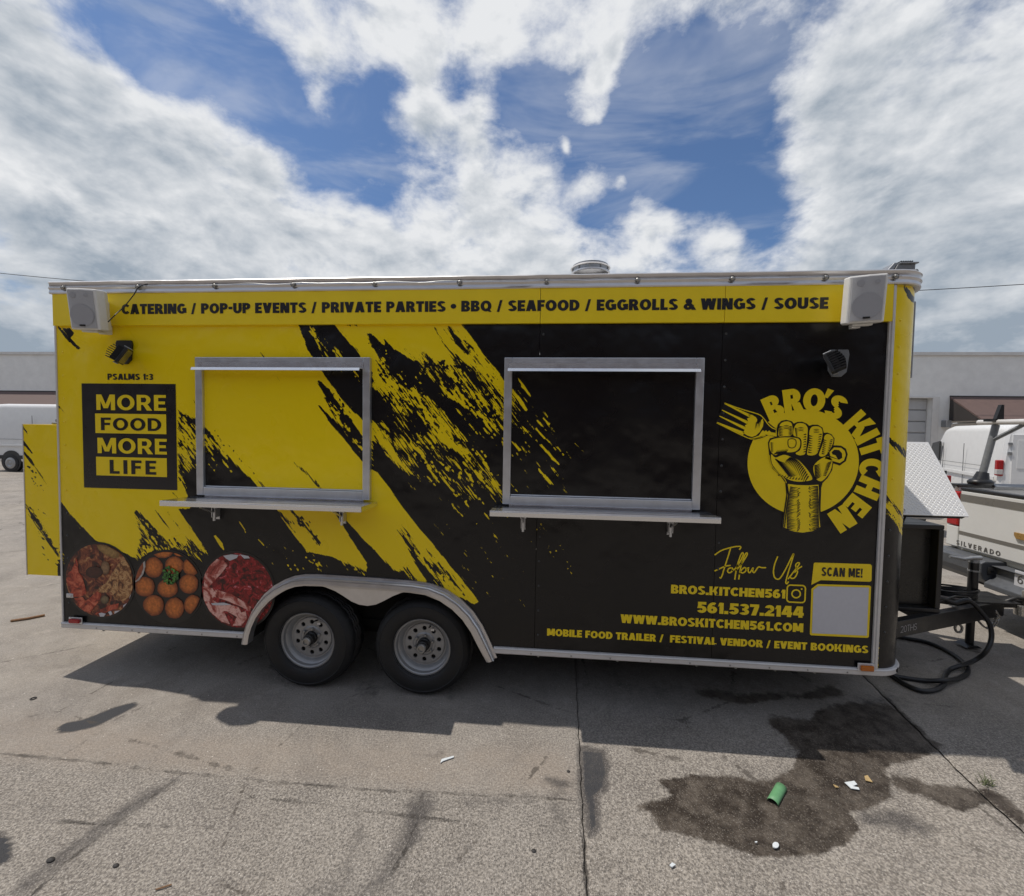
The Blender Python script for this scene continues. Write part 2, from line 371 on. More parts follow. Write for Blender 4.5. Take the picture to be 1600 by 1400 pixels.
# (kind, points, value, softness): + black, - yellow, |value| < 1 lets the dry-brush grain break it up
BK, YL = 2.6, -2.6
def z35(pts, ox, oy, s): return [(ox+a/s, oy+b/s) for a, b in pts]
PAINT = [
 # right half black
 ('p', [(716,500),(760,560),(800,612),(822,640),(800,700),(720,660),(660,600),(700,900),(755,1000),(755,1100),(1500,1100),(1500,400),(716,400)], BK, 5),
 ('p', [(600,540),(640,570),(700,620),(760,660),(800,660),(830,700),(900,1100),(745,930),(714,897),(671,846),(631,797),(597,749),(581,729),(583,690),(600,700),(640,740),(640,620)], BK, 5),
 ('p', [(583,540),(562,512),(585,525),(612,555),(640,575),(700,620),(790,680),(790,780),(735,735),(708,697),(674,660),(646,614),(610,572)], BK, 4),
 ('p', [(466,505),(560,505),(565,560),(583,578),(583,605),(610,640),(640,680),(690,745),(597,745),(583,665),(568,657),(540,630),(510,590),(480,545)], BK, 5),
 ('p', [(583,610),(700,650),(790,650),(790,800),(700,790),(640,745),(600,700)], .92, 30),
 # broken streaks at the top between the windows
 ('p', [(636,535),(660,545),(700,560),(740,570),(800,615),(815,650),(770,650),(735,640),(690,610),(655,575)], -.35, 22),
 ('p', [(675,505),(720,505),(770,570),(812,625),(800,640),(760,600),(720,565)], -.85, 10),
 ('p', [(727,590),(770,620),(800,650),(800,670),(770,660),(735,620)], .2, 16),
 ('l', [(678,512,1.5),(700,545,2.5),(716,566,5),(735,580,7),(755,605,8)], .7, 7),
 ('l', [(701,512,1),(716,535,3),(731,552,1)], BK, 3),
 ('l', [(633,545,1),(650,565,4),(670,590,8),(690,612,12)], .55, 9),
 ('l', [(660,552,2),(680,580,6),(700,600,10)], .75, 8),
 ('l', [(601,531,1),(612,550,6),(625,562,10),(640,580,14)], BK, 4),
 ('l', [(562,512,1),(583,538,3),(605,562,6),(625,590,12)], BK, 4),
 # textured yellow under the thin black line, window 1 right side
 ('p', [(583,575),(592,575),(620,600),(646,625),(674,660),(708,697),(690,690),(655,650),(640,640),(610,628),(583,605)], -.75, 10),
 ('p', [(583,548),(600,560),(640,615),(655,640),(640,640),(600,590),(583,570)], -.1, 12),
 ('l', [(646,614,4),(674,662,4),(694,686,3),(712,700,1)], -1.0, 6),
 ('l', [(655,610,5),(690,650,7),(722,690,3)], .25, 12),
 # black band through the window
 ('p', [(520,505),(562,508),(575,520),(583,545),(583,578),(570,562),(545,535)], -1.5, 6),
 ('l', [(478,512,5),(500,525,9),(530,552,8),(560,585,6)], .75, 7),
 ('l', [(468,508,0),(490,545,4),(505,575,2),(520,600,2)], BK, 3),
 ('l', [(484,508,1.5),(500,545,3),(515,575,3)], -.3, 5),
 ('l', [(590,615,6),(625,655,9),(650,690,6)], .55, 12), ('l', [(640,612,7),(668,640,10),(690,668,8)], .0, 10),
 ('l', [(646,612,5),(674,660,5),(694,686,4),(714,702,1)], -1.7, 5), ('l', [(668,625,4),(700,662,5),(727,690,3)], -.35, 8), ('l', [(700,715,2),(712,722,3),(718,728,1)], -.2, 5),
 ('l', [(690,735,2),(712,755,3),(735,778,2)], .15, 8), ('l', [(655,680,3),(685,712,4),(690,718,2)], .2, 8), ('l', [(720,700,3),(745,728,5),(752,738,3)], -.3, 7), ('l', [(752,735,4),(775,765,4),(790,785,3)], .1, 8),
 ('l', [(735,600,5),(760,625,8),(790,655,6)], .1, 10), ('l', [(745,620,3),(762,640,4),(768,654,2)], -.9, 5), ('l', [(740,575,3),(765,600,5),(790,632,4)], .3, 7),
 ('l', [(600,690,5),(630,722,7),(655,745,4)], .15, 9), ('l', [(596,660,3),(640,700,3)], .1, 6),
 ('l', [(583,665,7),(600,690,9),(616,714,7),(640,738,3)], -.9, 9),
 ('l', [(620,690,5),(645,725,3)], .1, 10),
 ('l', [(597,640,4),(630,670,6),(660,708,4)], .4, 12),
 # second streak in the window
 ('p', [(496,594),(510,600),(530,625),(568,678),(583,700),(583,729),(568,714),(540,684),(520,655),(505,625)], .45, 8),
 ('l', [(499,634,1),(515,655,3),(540,682,5),(568,716,5),(583,732,4)], BK, 4),
 ('l', [(498,596,1),(512,615,3),(530,640,3),(565,690,4)], BK, 4),
 ('l', [(528,608,0.5),(545,632,1.5),(555,645,.5)], .9, 3),
 ('l', [(455,718,1),(470,732,3.5),(485,745,3),(506,768,3)], .95, 5),
 ('l', [(395,740,1),(408,755,3),(420,772,3)], .7, 5),
 ('l', [(407,550,.3),(413,558,.8)], BK, 2), ('l', [(428,582,.3),(440,600,.5)], BK, 2),
 # fields of yellow flecks
 ('l', [(735,718,6),(755,740,7),(790,775,5)], .1, 10),
 ('l', [(765,650,3),(758,640,4),(768,655,3)], -.2, 6),
 ('l', [(640,760,2),(650,765,3)], -.1, 8), ('l', [(680,775,4),(690,790,3)], .3, 8),
 ('p', [(800,590),(830,600),(900,700),(900,790),(800,790)], 1.1, 20),
 ('l', [(810,592,.5),(818,604,2),(829,619,.5)], YL, 2), ('l', [(800,610,1),(812,625,2.2),(822,640,1.5)], YL, 3),
 ('l', [(817,668,2),(822,672,4),(828,678,2)], -.5, 4), ('l', [(838,670,.6),(851,685,.8)], YL, 2), ('l', [(845,695,.8),(860,712,1.2),(873,725,.8)], YL, 2),
 ('l', [(800,690,1),(812,703,1)], YL, 2), ('l', [(842,733,.6),(852,745,1.3),(864,757,.5)], YL, 2), ('l', [(898,692,.5),(913,707,.8)], YL, 2), ('l', [(849,653,.6),(858,663,.6)], YL, 2),
 ('l', [(707,790,.5),(722,806,.4)], YL, 2), ('l', [(675,815,.4),(693,836,.4)], YL, 2), ('l', [(672,785,.6),(692,811,1)], .0, 4),
 ('l', [(795,832,1),(815,848,2.5)], -.2, 5), ('l', [(830,868,.8),(846,884,1.5)], -.1, 5), ('l', [(850,885,1),(852,888,2)], -.6, 4), ('l', [(876,860,2),(878,858,1)], .4, 6),
 ('l', [(768,935,.4),(795,985,.4),(830,1012,.4)], .3, 4),
 # big yellow, lower middle
 ('l', [(680,800,3),(700,835,4),(720,880,5)], 1.4, 4),
 ('p', [(526,797),(560,770),(581,733),(597,749),(631,797),(671,846),(714,897),(748,940),(740,945),(700,920),(640,905),(620,895),(571,846)], YL, 3),
 ('l', [(611,797,.5),(622,818,2),(640,850,4.5),(660,880,7),(685,915,9)], .5, 6),
 ('l', [(621,827,.5),(640,855,3),(655,880,6),(672,905,8)], 1.2, 4),
 ('l', [(660,850,1),(690,885,3),(715,915,4),(735,940,2)], -.2, 6),
 ('l', [(715,895,.6),(745,925,1),(752,940,.4)], -.6, 3),
 ('p', [(640,880),(648,900),(690,920),(600,915),(620,890)], .6, 10),
 # black stripe and lobe
 ('p', [(513,797),(527,797),(571,846),(620,895),(640,906),(570,908),(574,886),(551,851),(530,815)], BK, 3),
 ('l', [(540,808,.4),(575,848,1),(605,880,1),(618,896,.5)], -.5, 2.5),
 ('p', [(430,795),(520,795),(550,845),(574,880),(565,888),(535,865),(520,855),(528,868),(500,850),(470,820)], YL, 3),
 ('l', [(455,797,4),(475,820,4),(500,850,3)], .6, 5), ('l', [(440,800,1.2),(470,835,1.5),(492,855,1)], -1.4, 2.5), ('l', [(432,797,1),(450,815,4),(470,820,3)], .4, 6),
 ('l', [(465,840,2),(478,853,4),(490,878,1)], -.5, 6),
 # left lower black
 ('p', [(278,795),(430,795),(455,830),(470,850),(480,862),(520,870),(570,900),(640,906),(740,945),(760,1010),(90,1010),(90,860),(170,866),(215,872),(235,850),(300,858),(330,866)], BK, 3),
 ('l', [(466,840,1.5),(474,850,3),(482,862,.8)], -.4, 5), ('l', [(374,815,.6),(384,832,1)], YL, 2), ('l', [(336,838,2),(345,850,2.5),(350,860,.6)], YL, 2), ('l', [(404,843,.6),(412,852,1)], YL, 2),
 ('p', [(540,878),(560,885),(575,892),(600,900),(430,890),(420,870)], 1.15, 8),
 ('p', [(94,783),(97,786),(118,812),(150,845),(200,866),(213,875),(213,1000),(94,1000)], BK, 2.5),
 ('l', [(101,795,.3),(120,820,.8),(135,838,.7)], -.6, 2),
 ('p', [(150,849),(200,851),(208,800),(270,793),(330,866),(300,862),(262,856),(240,860),(215,874),(200,864)], YL, 3),
 ('p', [(209,798),(232,815),(262,845),(280,868),(245,868),(228,840),(216,822)], .75, 7),
 ('l', [(214,800,2),(235,825,4),(258,855,6)], BK, 5), ('l', [(222,845,6),(216,872,8)], .35, 8),
 ('l', [(243,797,.4),(256,815,1.2),(266,828,.4)], BK, 2), ('l', [(285,800,1),(310,835,3),(330,862,6)], BK, 4), ('l', [(275,800,.4),(300,830,.8)], .8, 3), ('p', [(268,845),(300,840),(335,870),(290,875)], .3, 12),
 ('l', [(290,800,1.2),(312,832,2.2),(336,866,3)], 1.6, 3), ('l', [(262,800,.6),(290,838,1.2),(312,864,2)], 1.0, 3), ('l', [(212,806,2),(222,832,5),(232,852,5)], .5, 6), ('l', [(236,842,3),(262,864,6)], .3, 8),
 ('l', [(300,862,.8),(345,905,.5)], -.2, 2), ('l', [(436,800,.8),(462,832,1.5)], 1.4, 2), ('l', [(500,800,.8),(470,790,.5)], -2, 2),
 # right of the slogan board
 ('p', [(277,636),(286,645),(313,655),(340,690),(372,728),(400,757),(412,775),(430,800),(300,800),(277,770)], .85, 6),
 ('p', [(300,715),(330,712),(372,735),(400,762),(430,800),(300,800),(290,760)], BK, 9),
 ('l', [(277,650,1),(295,680,2),(312,705,1.5)], -.2, 5), ('l', [(277,672,4),(295,695,4),(312,716,2)], -.7, 6), ('l', [(285,655,2),(313,675,6)], .8, 6), ('p', [(277,695),(300,715),(312,735),(290,735),(277,720)], .2, 8),
 ('l', [(279,740,1),(292,762,.8)], -1.2, 2), ('p', [(278,755),(283,752),(300,792),(288,794),(280,772)], YL, 2), ('l', [(270,770,.6),(280,780,.5)], BK, 2),
 ('l', [(302,625,.4),(309,635,.8)], BK, 2), ('l', [(340,680,.4),(343,684,.5)], BK, 2),
 # far left edge marks
 ('p', [(90,508),(98,512),(110,512),(117,520),(112,528),(127,545),(122,548),(105,532),(90,514)], 1.0, 2.5), ('l', [(92,625,.4),(93,627,.6)], BK, 1.5), ('l', [(90,634,2),(101,646,1)], .9, 3),
 # rear box marks
 ('l', [(36,668,2),(44,678,1.2)], .5, 3), ('l', [(36,690,2.5),(50,708,1)], BK, 2.5), ('l', [(36,706,1.2),(48,720,2.2),(77,763,.4)], BK, 2.5), ('p', [(40,725),(55,730),(65,750),(50,750)], -.75, 8),
 ('l', [(38,785,3),(50,800,7),(62,822,6),(80,850,5),(97,872,6)], .45, 6),
 # round front corner
 ('p', [(1391.5,420),(1470,420),(1470,1110),(1361,1110),(1380.5,700)], YL, 1.2),
 ('p', [(1380,790),(1386,795),(1402,812),(1420,838),(1440,880),(1440,1100),(1370,1100)], BK, 3), ('l', [(1380,775,8),(1395,792,7),(1415,812,4)], .75, 6), ('l', [(1383,800,2.5),(1400,815,3),(1412,838,2)], -1.1, 3), ('l', [(1380,786,2),(1395,797,3),(1413,822,2)], -1.3, 3),
 ('l', [(1386,684,6),(1398,694,6),(1410,705,6),(1425,720,6)], 1.0, 5),
 ('l', [(1412,445,1.5),(1420,460,5),(1430,472,4),(1438,486,2)], 1.2, 3), ('l', [(1425,444,2),(1434,458,3)], .7, 3),
]
_pf = random.Random(21)
def flecks(poly, n, val, l0, l1, w0, w1):
    A = np.array(poly, float); lo, hi = A.min(0), A.max(0); k = 0
    while k < n:
        x, y = _pf.uniform(lo[0], hi[0]), _pf.uniform(lo[1], hi[1])
        if seg_sd(np.array([[x, y]]), poly)[0] < 0: continue
        l_ = l0+(l1-l0)*_pf.random()**2; w_ = w0+(w1-w0)*_pf.random()**2; a = R(51+_pf.uniform(-4, 4))
        dx, dy = math.cos(a)*l_, math.sin(a)*l_; j = _pf.uniform(-.8, .8)
        PAINT.append(('l', [(x, y, w_*.3), (x+dx*.4+j, y+dy*.4, w_), (x+dx, y+dy, w_*.15)], val, 1.6)); k += 1
        if _pf.random() < .5: PAINT.append(('l', [(x+dx+3, y+dy+4, w_*.5), (x+dx+5, y+dy+6.5, w_*.4)], val, 1.6))
flecks([(590,625),(640,640),(790,660),(790,790),(735,790),(640,735),(590,690)], 75, YL, 3, 24, .4, 1.6)
flecks([(640,700),(760,740),(790,790),(790,850),(700,800)], 24, YL, 2, 16, .4, 1.4)
flecks([(800,590),(840,620),(880,680),(905,770),(800,785)], 15, YL, 2, 16, .4, 1.3)
flecks([(650,790),(720,790),(800,860),(860,960),(760,940)], 22, YL, 2, 14, .3, .8)
flecks([(790,815),(850,815),(900,880),(880,900)], 14, YL, 2, 9, .4, 1.2)
flecks([(590,535),(625,560),(680,620),(720,700),(640,640),(590,600)], 34, -2.6, 2, 14, .4, 1.3)
flecks([(586,560),(610,575),(660,625),(700,690),(650,650),(600,625)], 70, BK, 3, 14, .4, 1.5)
flecks([(640,560),(700,560),(770,600),(790,650),(740,640),(660,590)], 70, BK, 4, 26, .5, 2.0)
flecks([(650,575),(700,575),(770,625),(790,670),(720,650)], 26, YL, 4, 20, .4, 1.4)
flecks([(700,515),(740,520),(790,590),(760,590)], 8, BK, 4, 18, .4, 1.2)
flecks([(560,520),(580,520),(620,560),(640,590),(600,570)], 16, BK, 2, 7, .4, 1.0)
flecks([(400,845),(430,850),(560,880),(560,898),(430,890)], 16, YL, 2, 9, .4, 1.0)
flecks([(212,800),(236,812),(268,850),(270,868),(230,850)], 26, YL, 3, 12, .4, 1.2); flecks([(216,830),(262,830),(300,862),(222,866)], 26, BK, 2, 9, .4, 1.3)
flecks([(277,645),(313,668),(345,700),(360,735),(313,735),(277,700)], 60, YL, 3, 20, .4, 1.3)
flecks([(286,645),(340,675),(400,740),(350,700)], 22, BK, 2, 10, .4, 1.2)
flecks([(470,512),(500,512),(545,552),(560,590),(520,575),(490,540)], 26, YL, 3, 16, .4, 1.3)
flecks([(500,600),(520,615),(568,672),(568,715),(530,665)], 34, YL, 3, 18, .4, 1.2); flecks([(495,598),(520,610),(566,664),(540,650)], 14, BK, 2, 10, .4, 1.1)
flecks([(612,800),(640,815),(700,880),(735,930),(690,915),(650,870)], 34, YL, 6, 34, .4, 1.1); flecks([(612,800),(640,835),(700,885),(740,935),(680,905)], 26, BK, 6, 40, .4, 1.3)
flecks([(455,800),(480,805),(510,850),(495,855)], 14, BK, 2, 10, .4, 1.1); flecks([(470,842),(482,850),(500,880),(488,885)], 5, YL, 3, 8, .5, 1.2)
flecks([(38,780),(60,780),(97,850),(97,885),(80,880),(45,820)], 36, YL, 2, 10, .4, 1.2); flecks([(38,715),(60,730),(66,760),(45,755)], 14, BK, 2, 5, .4, .9); flecks([(38,780),(70,795),(97,850),(97,890),(60,860)], 22, BK, 2, 9, .4, 1.0)
def wrap_field(P3):
    uv = proj(P3); f = np.full(len(uv), YL*1.0)
    for kind, pts, val, w in PAINT:
        A = np.array([q_[:2] for q_ in pts], float); mg = w+18
        k = (uv[:, 0] > A[:, 0].min()-mg) & (uv[:, 0] < A[:, 0].max()+mg) & (uv[:, 1] > A[:, 1].min()-mg) & (uv[:, 1] < A[:, 1].max()+mg)
        if not k.any(): continue
        sub = uv[k]; sd = seg_sd(sub, pts) if kind == 'p' else line_d(sub, pts)
        f[k] = paint(f[k], sd, val, w)
    return f
def grid_panel(name, pts3, idx_quads, parent, mt=None, label=None):
    """a fine sheet with the paint field stored per vertex"""
    V = np.array(pts3); f = wrap_field(V)
    b = MB(); b.v = [tuple(p) for p in V]; b.f = list(idx_quads); b.mi = [0]*len(b.f); b.ms = [mt or M_wrap]
    o = b.build(name, None, parent, label=label)
    a = o.data.attributes.new('paint', 'FLOAT', 'POINT'); a.data.foreach_set('value', f.astype(np.float32))
    return o
def rect_sheet(name, x0, x1, z0, z1, y, parent, step=.0065, skip=None, edge=.02, label=None):
    nx = max(1, int(round((x1-x0)/step))); nz_ = max(1, int(round((z1-z0)/step)))
    xs = np.linspace(x0, x1, nx+1); zs = np.linspace(z0, z1, nz_+1)
    X, Z = np.meshgrid(xs, zs, indexing='ij'); V = np.stack([X.ravel(), np.full(X.size, y), Z.ravel()], 1)
    cx = (X[:-1, :-1]+X[1:, 1:])/2; cz = (Z[:-1, :-1]+Z[1:, 1:])/2
    keep = np.ones(cx.shape, bool) if skip is None else ~skip(cx, cz)
    I, J = np.nonzero(keep); n = nz_+1
    q = [(int(i*n+j), int((i+1)*n+j), int((i+1)*n+j+1), int(i*n+j+1)) for i, j in zip(I, J)]
    V = [tuple(p) for p in V]; b0 = len(V)
    if edge:   # returned edges give the sheet its thickness
        V += [(x0, y, z0), (x1, y, z0), (x1, y, z1), (x0, y, z1), (x0, y+edge, z0), (x1, y+edge, z0), (x1, y+edge, z1), (x0, y+edge, z1)]
        q += [(b0+a, b0+b, b0+b+4, b0+a+4) for a, b in ((1, 2), (2, 3), (3, 0))]
    return grid_panel(name, V, q, parent, label=label)

# ------------------------------------------------------------------ text
# lettering drawn stroke by stroke: each glyph is a list of flat pieces in a 1-high box
_tm = {}
def _rect(x0, y0, x1, y1): return [(x0, y0), (x1, y0), (x1, y1), (x0, y1)]
def _arc(cx, cy, RX, RY, a0, a1, w, h, n=None):
    n = n or max(4, int(abs(a1-a0)/12)); o = []
    for k in range(n):
        p = []
        for a, f in ((k, 0), (k+1, 0), (k+1, 1), (k, 1)):
            t = R(a0+(a1-a0)*a/n); rx, ry = (RX, RY) if f == 0 else (RX-w, RY-h); p.append((cx+rx*math.cos(t), cy+ry*math.sin(t)))
        o.append(p)
    return o
def glyph(c, w, h):
    """pieces, advance"""
    W = {'A': .84, 'B': .72, 'C': .755, 'D': .78, 'E': .60, 'F': .58, 'G': .84, 'H': .78, 'I': w, 'K': .58+w, 'L': .56, 'M': .96, 'N': .80, 'O': .88, 'P': .70, 'Q': .88, 'R': .76, 'S': .70, 'T': .66,
         'U': .76, 'V': .82, 'W': 1.16, '0': .72, '1': .40, '2': .68, '3': .68, '4': .74, '5': .68, '6': .70, '7': .64, '&': .84, '/': .46, '.': w, '!': w, "'": w*.9, ':': w, '-': .36, '\u2022': .42, ' ': .30}[c]
    P = []; wd = w*1.14
    para = lambda b0, b1, t0, t1, y0=0, y1=1: P.append([(b0, y0), (b1, y0), (t1, y1), (t0, y1)])
    r = lambda *a: P.append(_rect(*a))
    if c == 'A':
        m_ = W/2; para(0, wd, m_-wd*.55, m_+wd*.45); para(W-wd, W, m_-wd*.45, m_+wd*.55); r(W*.22, .17, W*.78, .17+h*.85)
    elif c == 'B':
        r(0, 0, w, 1); r(w, 1-h, .38, 1); r(w, .5-h*.42, .40, .5+h*.42); r(w, 0, .40, h)
        P += _arc(.38, .74, .30, .26, -90, 90, w, h*.9); P += _arc(.40, .27, .32, .27, -90, 90, w, h*.9)
    elif c == 'C': P += _arc(.42, .5, .42, .5, 40, 320, w, h)
    elif c == 'D': r(0, 0, w, 1); r(w, 1-h, .34, 1); r(w, 0, .34, h); P += _arc(.34, .5, .44, .5, -90, 90, w, h)
    elif c in 'EF':
        r(0, 0, w, 1); r(w, 1-h, W, 1); r(w, .5-h*.5, W*.92, .5+h*.5)
        if c == 'E': r(w, 0, W, h)
    elif c == 'G': P += _arc(.42, .5, .42, .5, 42, 345, w, h); r(.46, .36, .84, .36+h*.9); r(.84-w, .08, .84, .36)
    elif c == 'H': r(0, 0, w, 1); r(W-w, 0, W, 1); r(w, .5-h*.5, W-w, .5+h*.5)
    elif c == 'I': r(0, 0, w, 1)
    elif c == 'K': r(0, 0, w, 1); para(w, w+wd*.55, W-wd*1.05-.02, W-.02, .36, 1); para(W-wd*1.05, W, w+.10, w+.10+wd*.75, 0, .58); r(w, .36, w+.12, .36+h*.7)
    elif c == 'L': r(0, 0, w, 1); r(w, 0, W, h)
    elif c == 'M': r(0, 0, w, 1); r(W-w, 0, W, 1); para(W/2-w*.52, W/2+w*.42, w*.35, w*1.25, .0 if w < .2 else .12, 1); para(W/2-w*.42, W/2+w*.52, W-w*1.25, W-w*.35, .0 if w < .2 else .12, 1)
    elif c == 'N': r(0, 0, w, 1); r(W-w, 0, W, 1); para(W-w*1.25, W-w*.2, w*.2, w*1.25)
    elif c in 'OQ':
        P += _arc(.44, .5, .44, .5, 0, 360, w, h, 36)
        if c == 'Q': para(.66, .90, .46, .66, -.04, .30)
    elif c in 'PR':
        r(0, 0, w, 1); r(w, 1-h, .38, 1); r(w, .36, .38, .36+h*.9); P += _arc(.38, .68, .32, .32, -90, 90, w, h*.9)
        if c == 'R': para(W-wd*1.02, W+.02, .30, .30+wd, 0, .40)
    elif c == 'S': P += _arc(.36, .73, .34, .27, 22, 270, w, h*.92); P += _arc(.34, .27, .36, .27+h*.0, 90, -158, w, h*.92); r(.30, .5-h*.46, .40, .5+h*.46)
    elif c == 'T': r(0, 1-h, W, 1); r(W/2-w/2, 0, W/2+w/2, 1-h)
    elif c == 'U': r(0, .36, w, 1); r(W-w, .36, W, 1); P += _arc(W/2, .36, W/2, .36, 180, 360, w, h)
    elif c == 'V': m_ = W/2; para(m_-wd*.55, m_+wd*.45, 0, wd); para(m_-wd*.45, m_+wd*.55, W-wd, W)
    elif c == 'W':
        a_, b_ = W*.28, W*.72
        para(a_-w*.55, a_+w*.5, 0, w*1.05); para(a_-w*.5, a_+w*.55, W/2-w*.55, W/2+w*.45); para(b_-w*.55, b_+w*.5, W/2-w*.45, W/2+w*.55); para(b_-w*.5, b_+w*.55, W-w*1.05, W)
    elif c == '0': P += _arc(.36, .5, .36, .5, 0, 360, w, h, 30)
    elif c == '1': r(W-w, 0, W, 1); para(0, .06, W-w-.02, W-w*.4, .66, .99)
    elif c == '2': P += _arc(.34, .68, .33, .32, 165, -40, w, h); para(0, w*1.1, W-w*1.35, W-w*.12, h*.7, .52); r(0, 0, W, h)
    elif c == '3': P += _arc(.33, .73, .33, .27, 155, -90, w, h*.9); P += _arc(.33, .275, .35, .275, 90, -155, w, h*.9); r(.20, .5-h*.42, .36, .5+h*.42)
    elif c == '4': r(W-w*1.25, 0, W-w*.25, 1); r(0, .19, W, .19+h); para(0, w*.95, W-w*1.7, W-w*.9, .19+h*.6, 1)
    elif c == '5': r(.06, 1-h, W-.03, 1); para(.02, .02+w*.9, .07, .07+w*.9, .42, 1-h); P += _arc(.33, .325, .35, .325, 118, -155, w, h*.95)
    elif c == '6': P += _arc(.35, .325, .35, .325, 0, 360, w, h*.9, 30); P += _arc(.42, .46, .42, .54, 62, 180, w, h)
    elif c == '7': r(0, 1-h, W, 1); para(.10, .10+wd, W-wd, W, 0, 1-h)
    elif c == '&': P += _arc(.38, .76, .25, .24, 0, 360, w*.85, h*.8, 24); P += _arc(.33, .29, .33, .29, 20, 360, w*.95, h*.9, 26); para(.62, .62+wd, .28, .28+wd, 0, .58); para(.46, .50, .66, .82, .14, .44)
    elif c == '/': para(0, w*.72, W-w*.72, W, -.05, 1.03)
    elif c == '.': r(0, 0, w, w*.95)
    elif c == '!': r(0, 0, w, w*.9); para(w*.18, w*.82, 0, w, .33, 1)
    elif c == "'": para(w*.1, w*.6, w*.15, w*1.05, .62, 1.0)
    elif c == ':': r(0, .08, w, .08+w*.9); r(0, .55, w, .55+w*.9)
    elif c == '-': r(0, .40, W, .40+h)
    elif c == '\u2022': P.append([(.21+.23*math.cos(k*.3927), .5+.23*math.sin(k*.3927)) for k in range(16)])
    return P, W
def text_geo(s, wt=.24, space=1.0):
    k = (s, wt, space)
    if k in _tm: return _tm[k]
    V = []; F_ = []; x = 0; n = 0
    for ch in s:
        P, W = glyph(ch, wt, wt*.84)
        for p in P:
            n += 1; F_.append(tuple(range(len(V), len(V)+len(p)))); V += [(x+a, b_, (n % 37)*.00003) for a, b_ in p]
        x += W+.085*space+(0.0 if ch != '/' else .02)
    _tm[k] = (np.array(V), F_); return _tm[k]
def text_on(s, A, B, h, mt, name, parent, bold=.24, nrm=Vector((0, -1, 0)), space=1.0, label=None):
    """A, B: world points of the baseline ends; h: cap height"""
    v, f = text_geo(s, bold, space=space); lo, hi = 0.0, 1.0
    A = Vector(A); B = Vector(B); ex = (B-A); W = ex.length; ex.normalize(); ez = ex.cross(nrm).normalized()
    if ez.z < 0: ez = -ez
    x0, x1 = v[:, 0].min(), v[:, 0].max(); sx = W/(x1-x0); sz = h/(hi-lo)
    b = MB().m(mt); b.add([A+ex*((p[0]-x0)*sx)+ez*((p[1]-lo)*sz)+nrm*p[2] for p in v], f)
    return b.build(name, None, parent, label=label)
def text_px(s, L, Rr, mt, name, parent, Y, bold=.24, space=1.0, label=None):
    """L=(u, vbase, vtop) left end, Rr right end; straightened onto a level line of the side"""
    a, at_ = PY(L[0], L[1], Y), PY(L[0], L[2], Y); b_, bt = PY(Rr[0], Rr[1], Y), PY(Rr[0], Rr[2], Y)
    z = (a.z+b_.z)/2; h = ((at_.z-a.z)+(bt.z-b_.z))/2
    return text_on(s, (a.x, Y, z), (b_.x, Y, z), h, mt, name, parent, bold, space=space, label=label)
def flat_px(pts, Y, mt, b=None):
    b = b or MB(); b.m(mt); P = [PY(u, v, Y) for u, v in pts]; b.add(P, [tuple(range(len(P)))]); return b

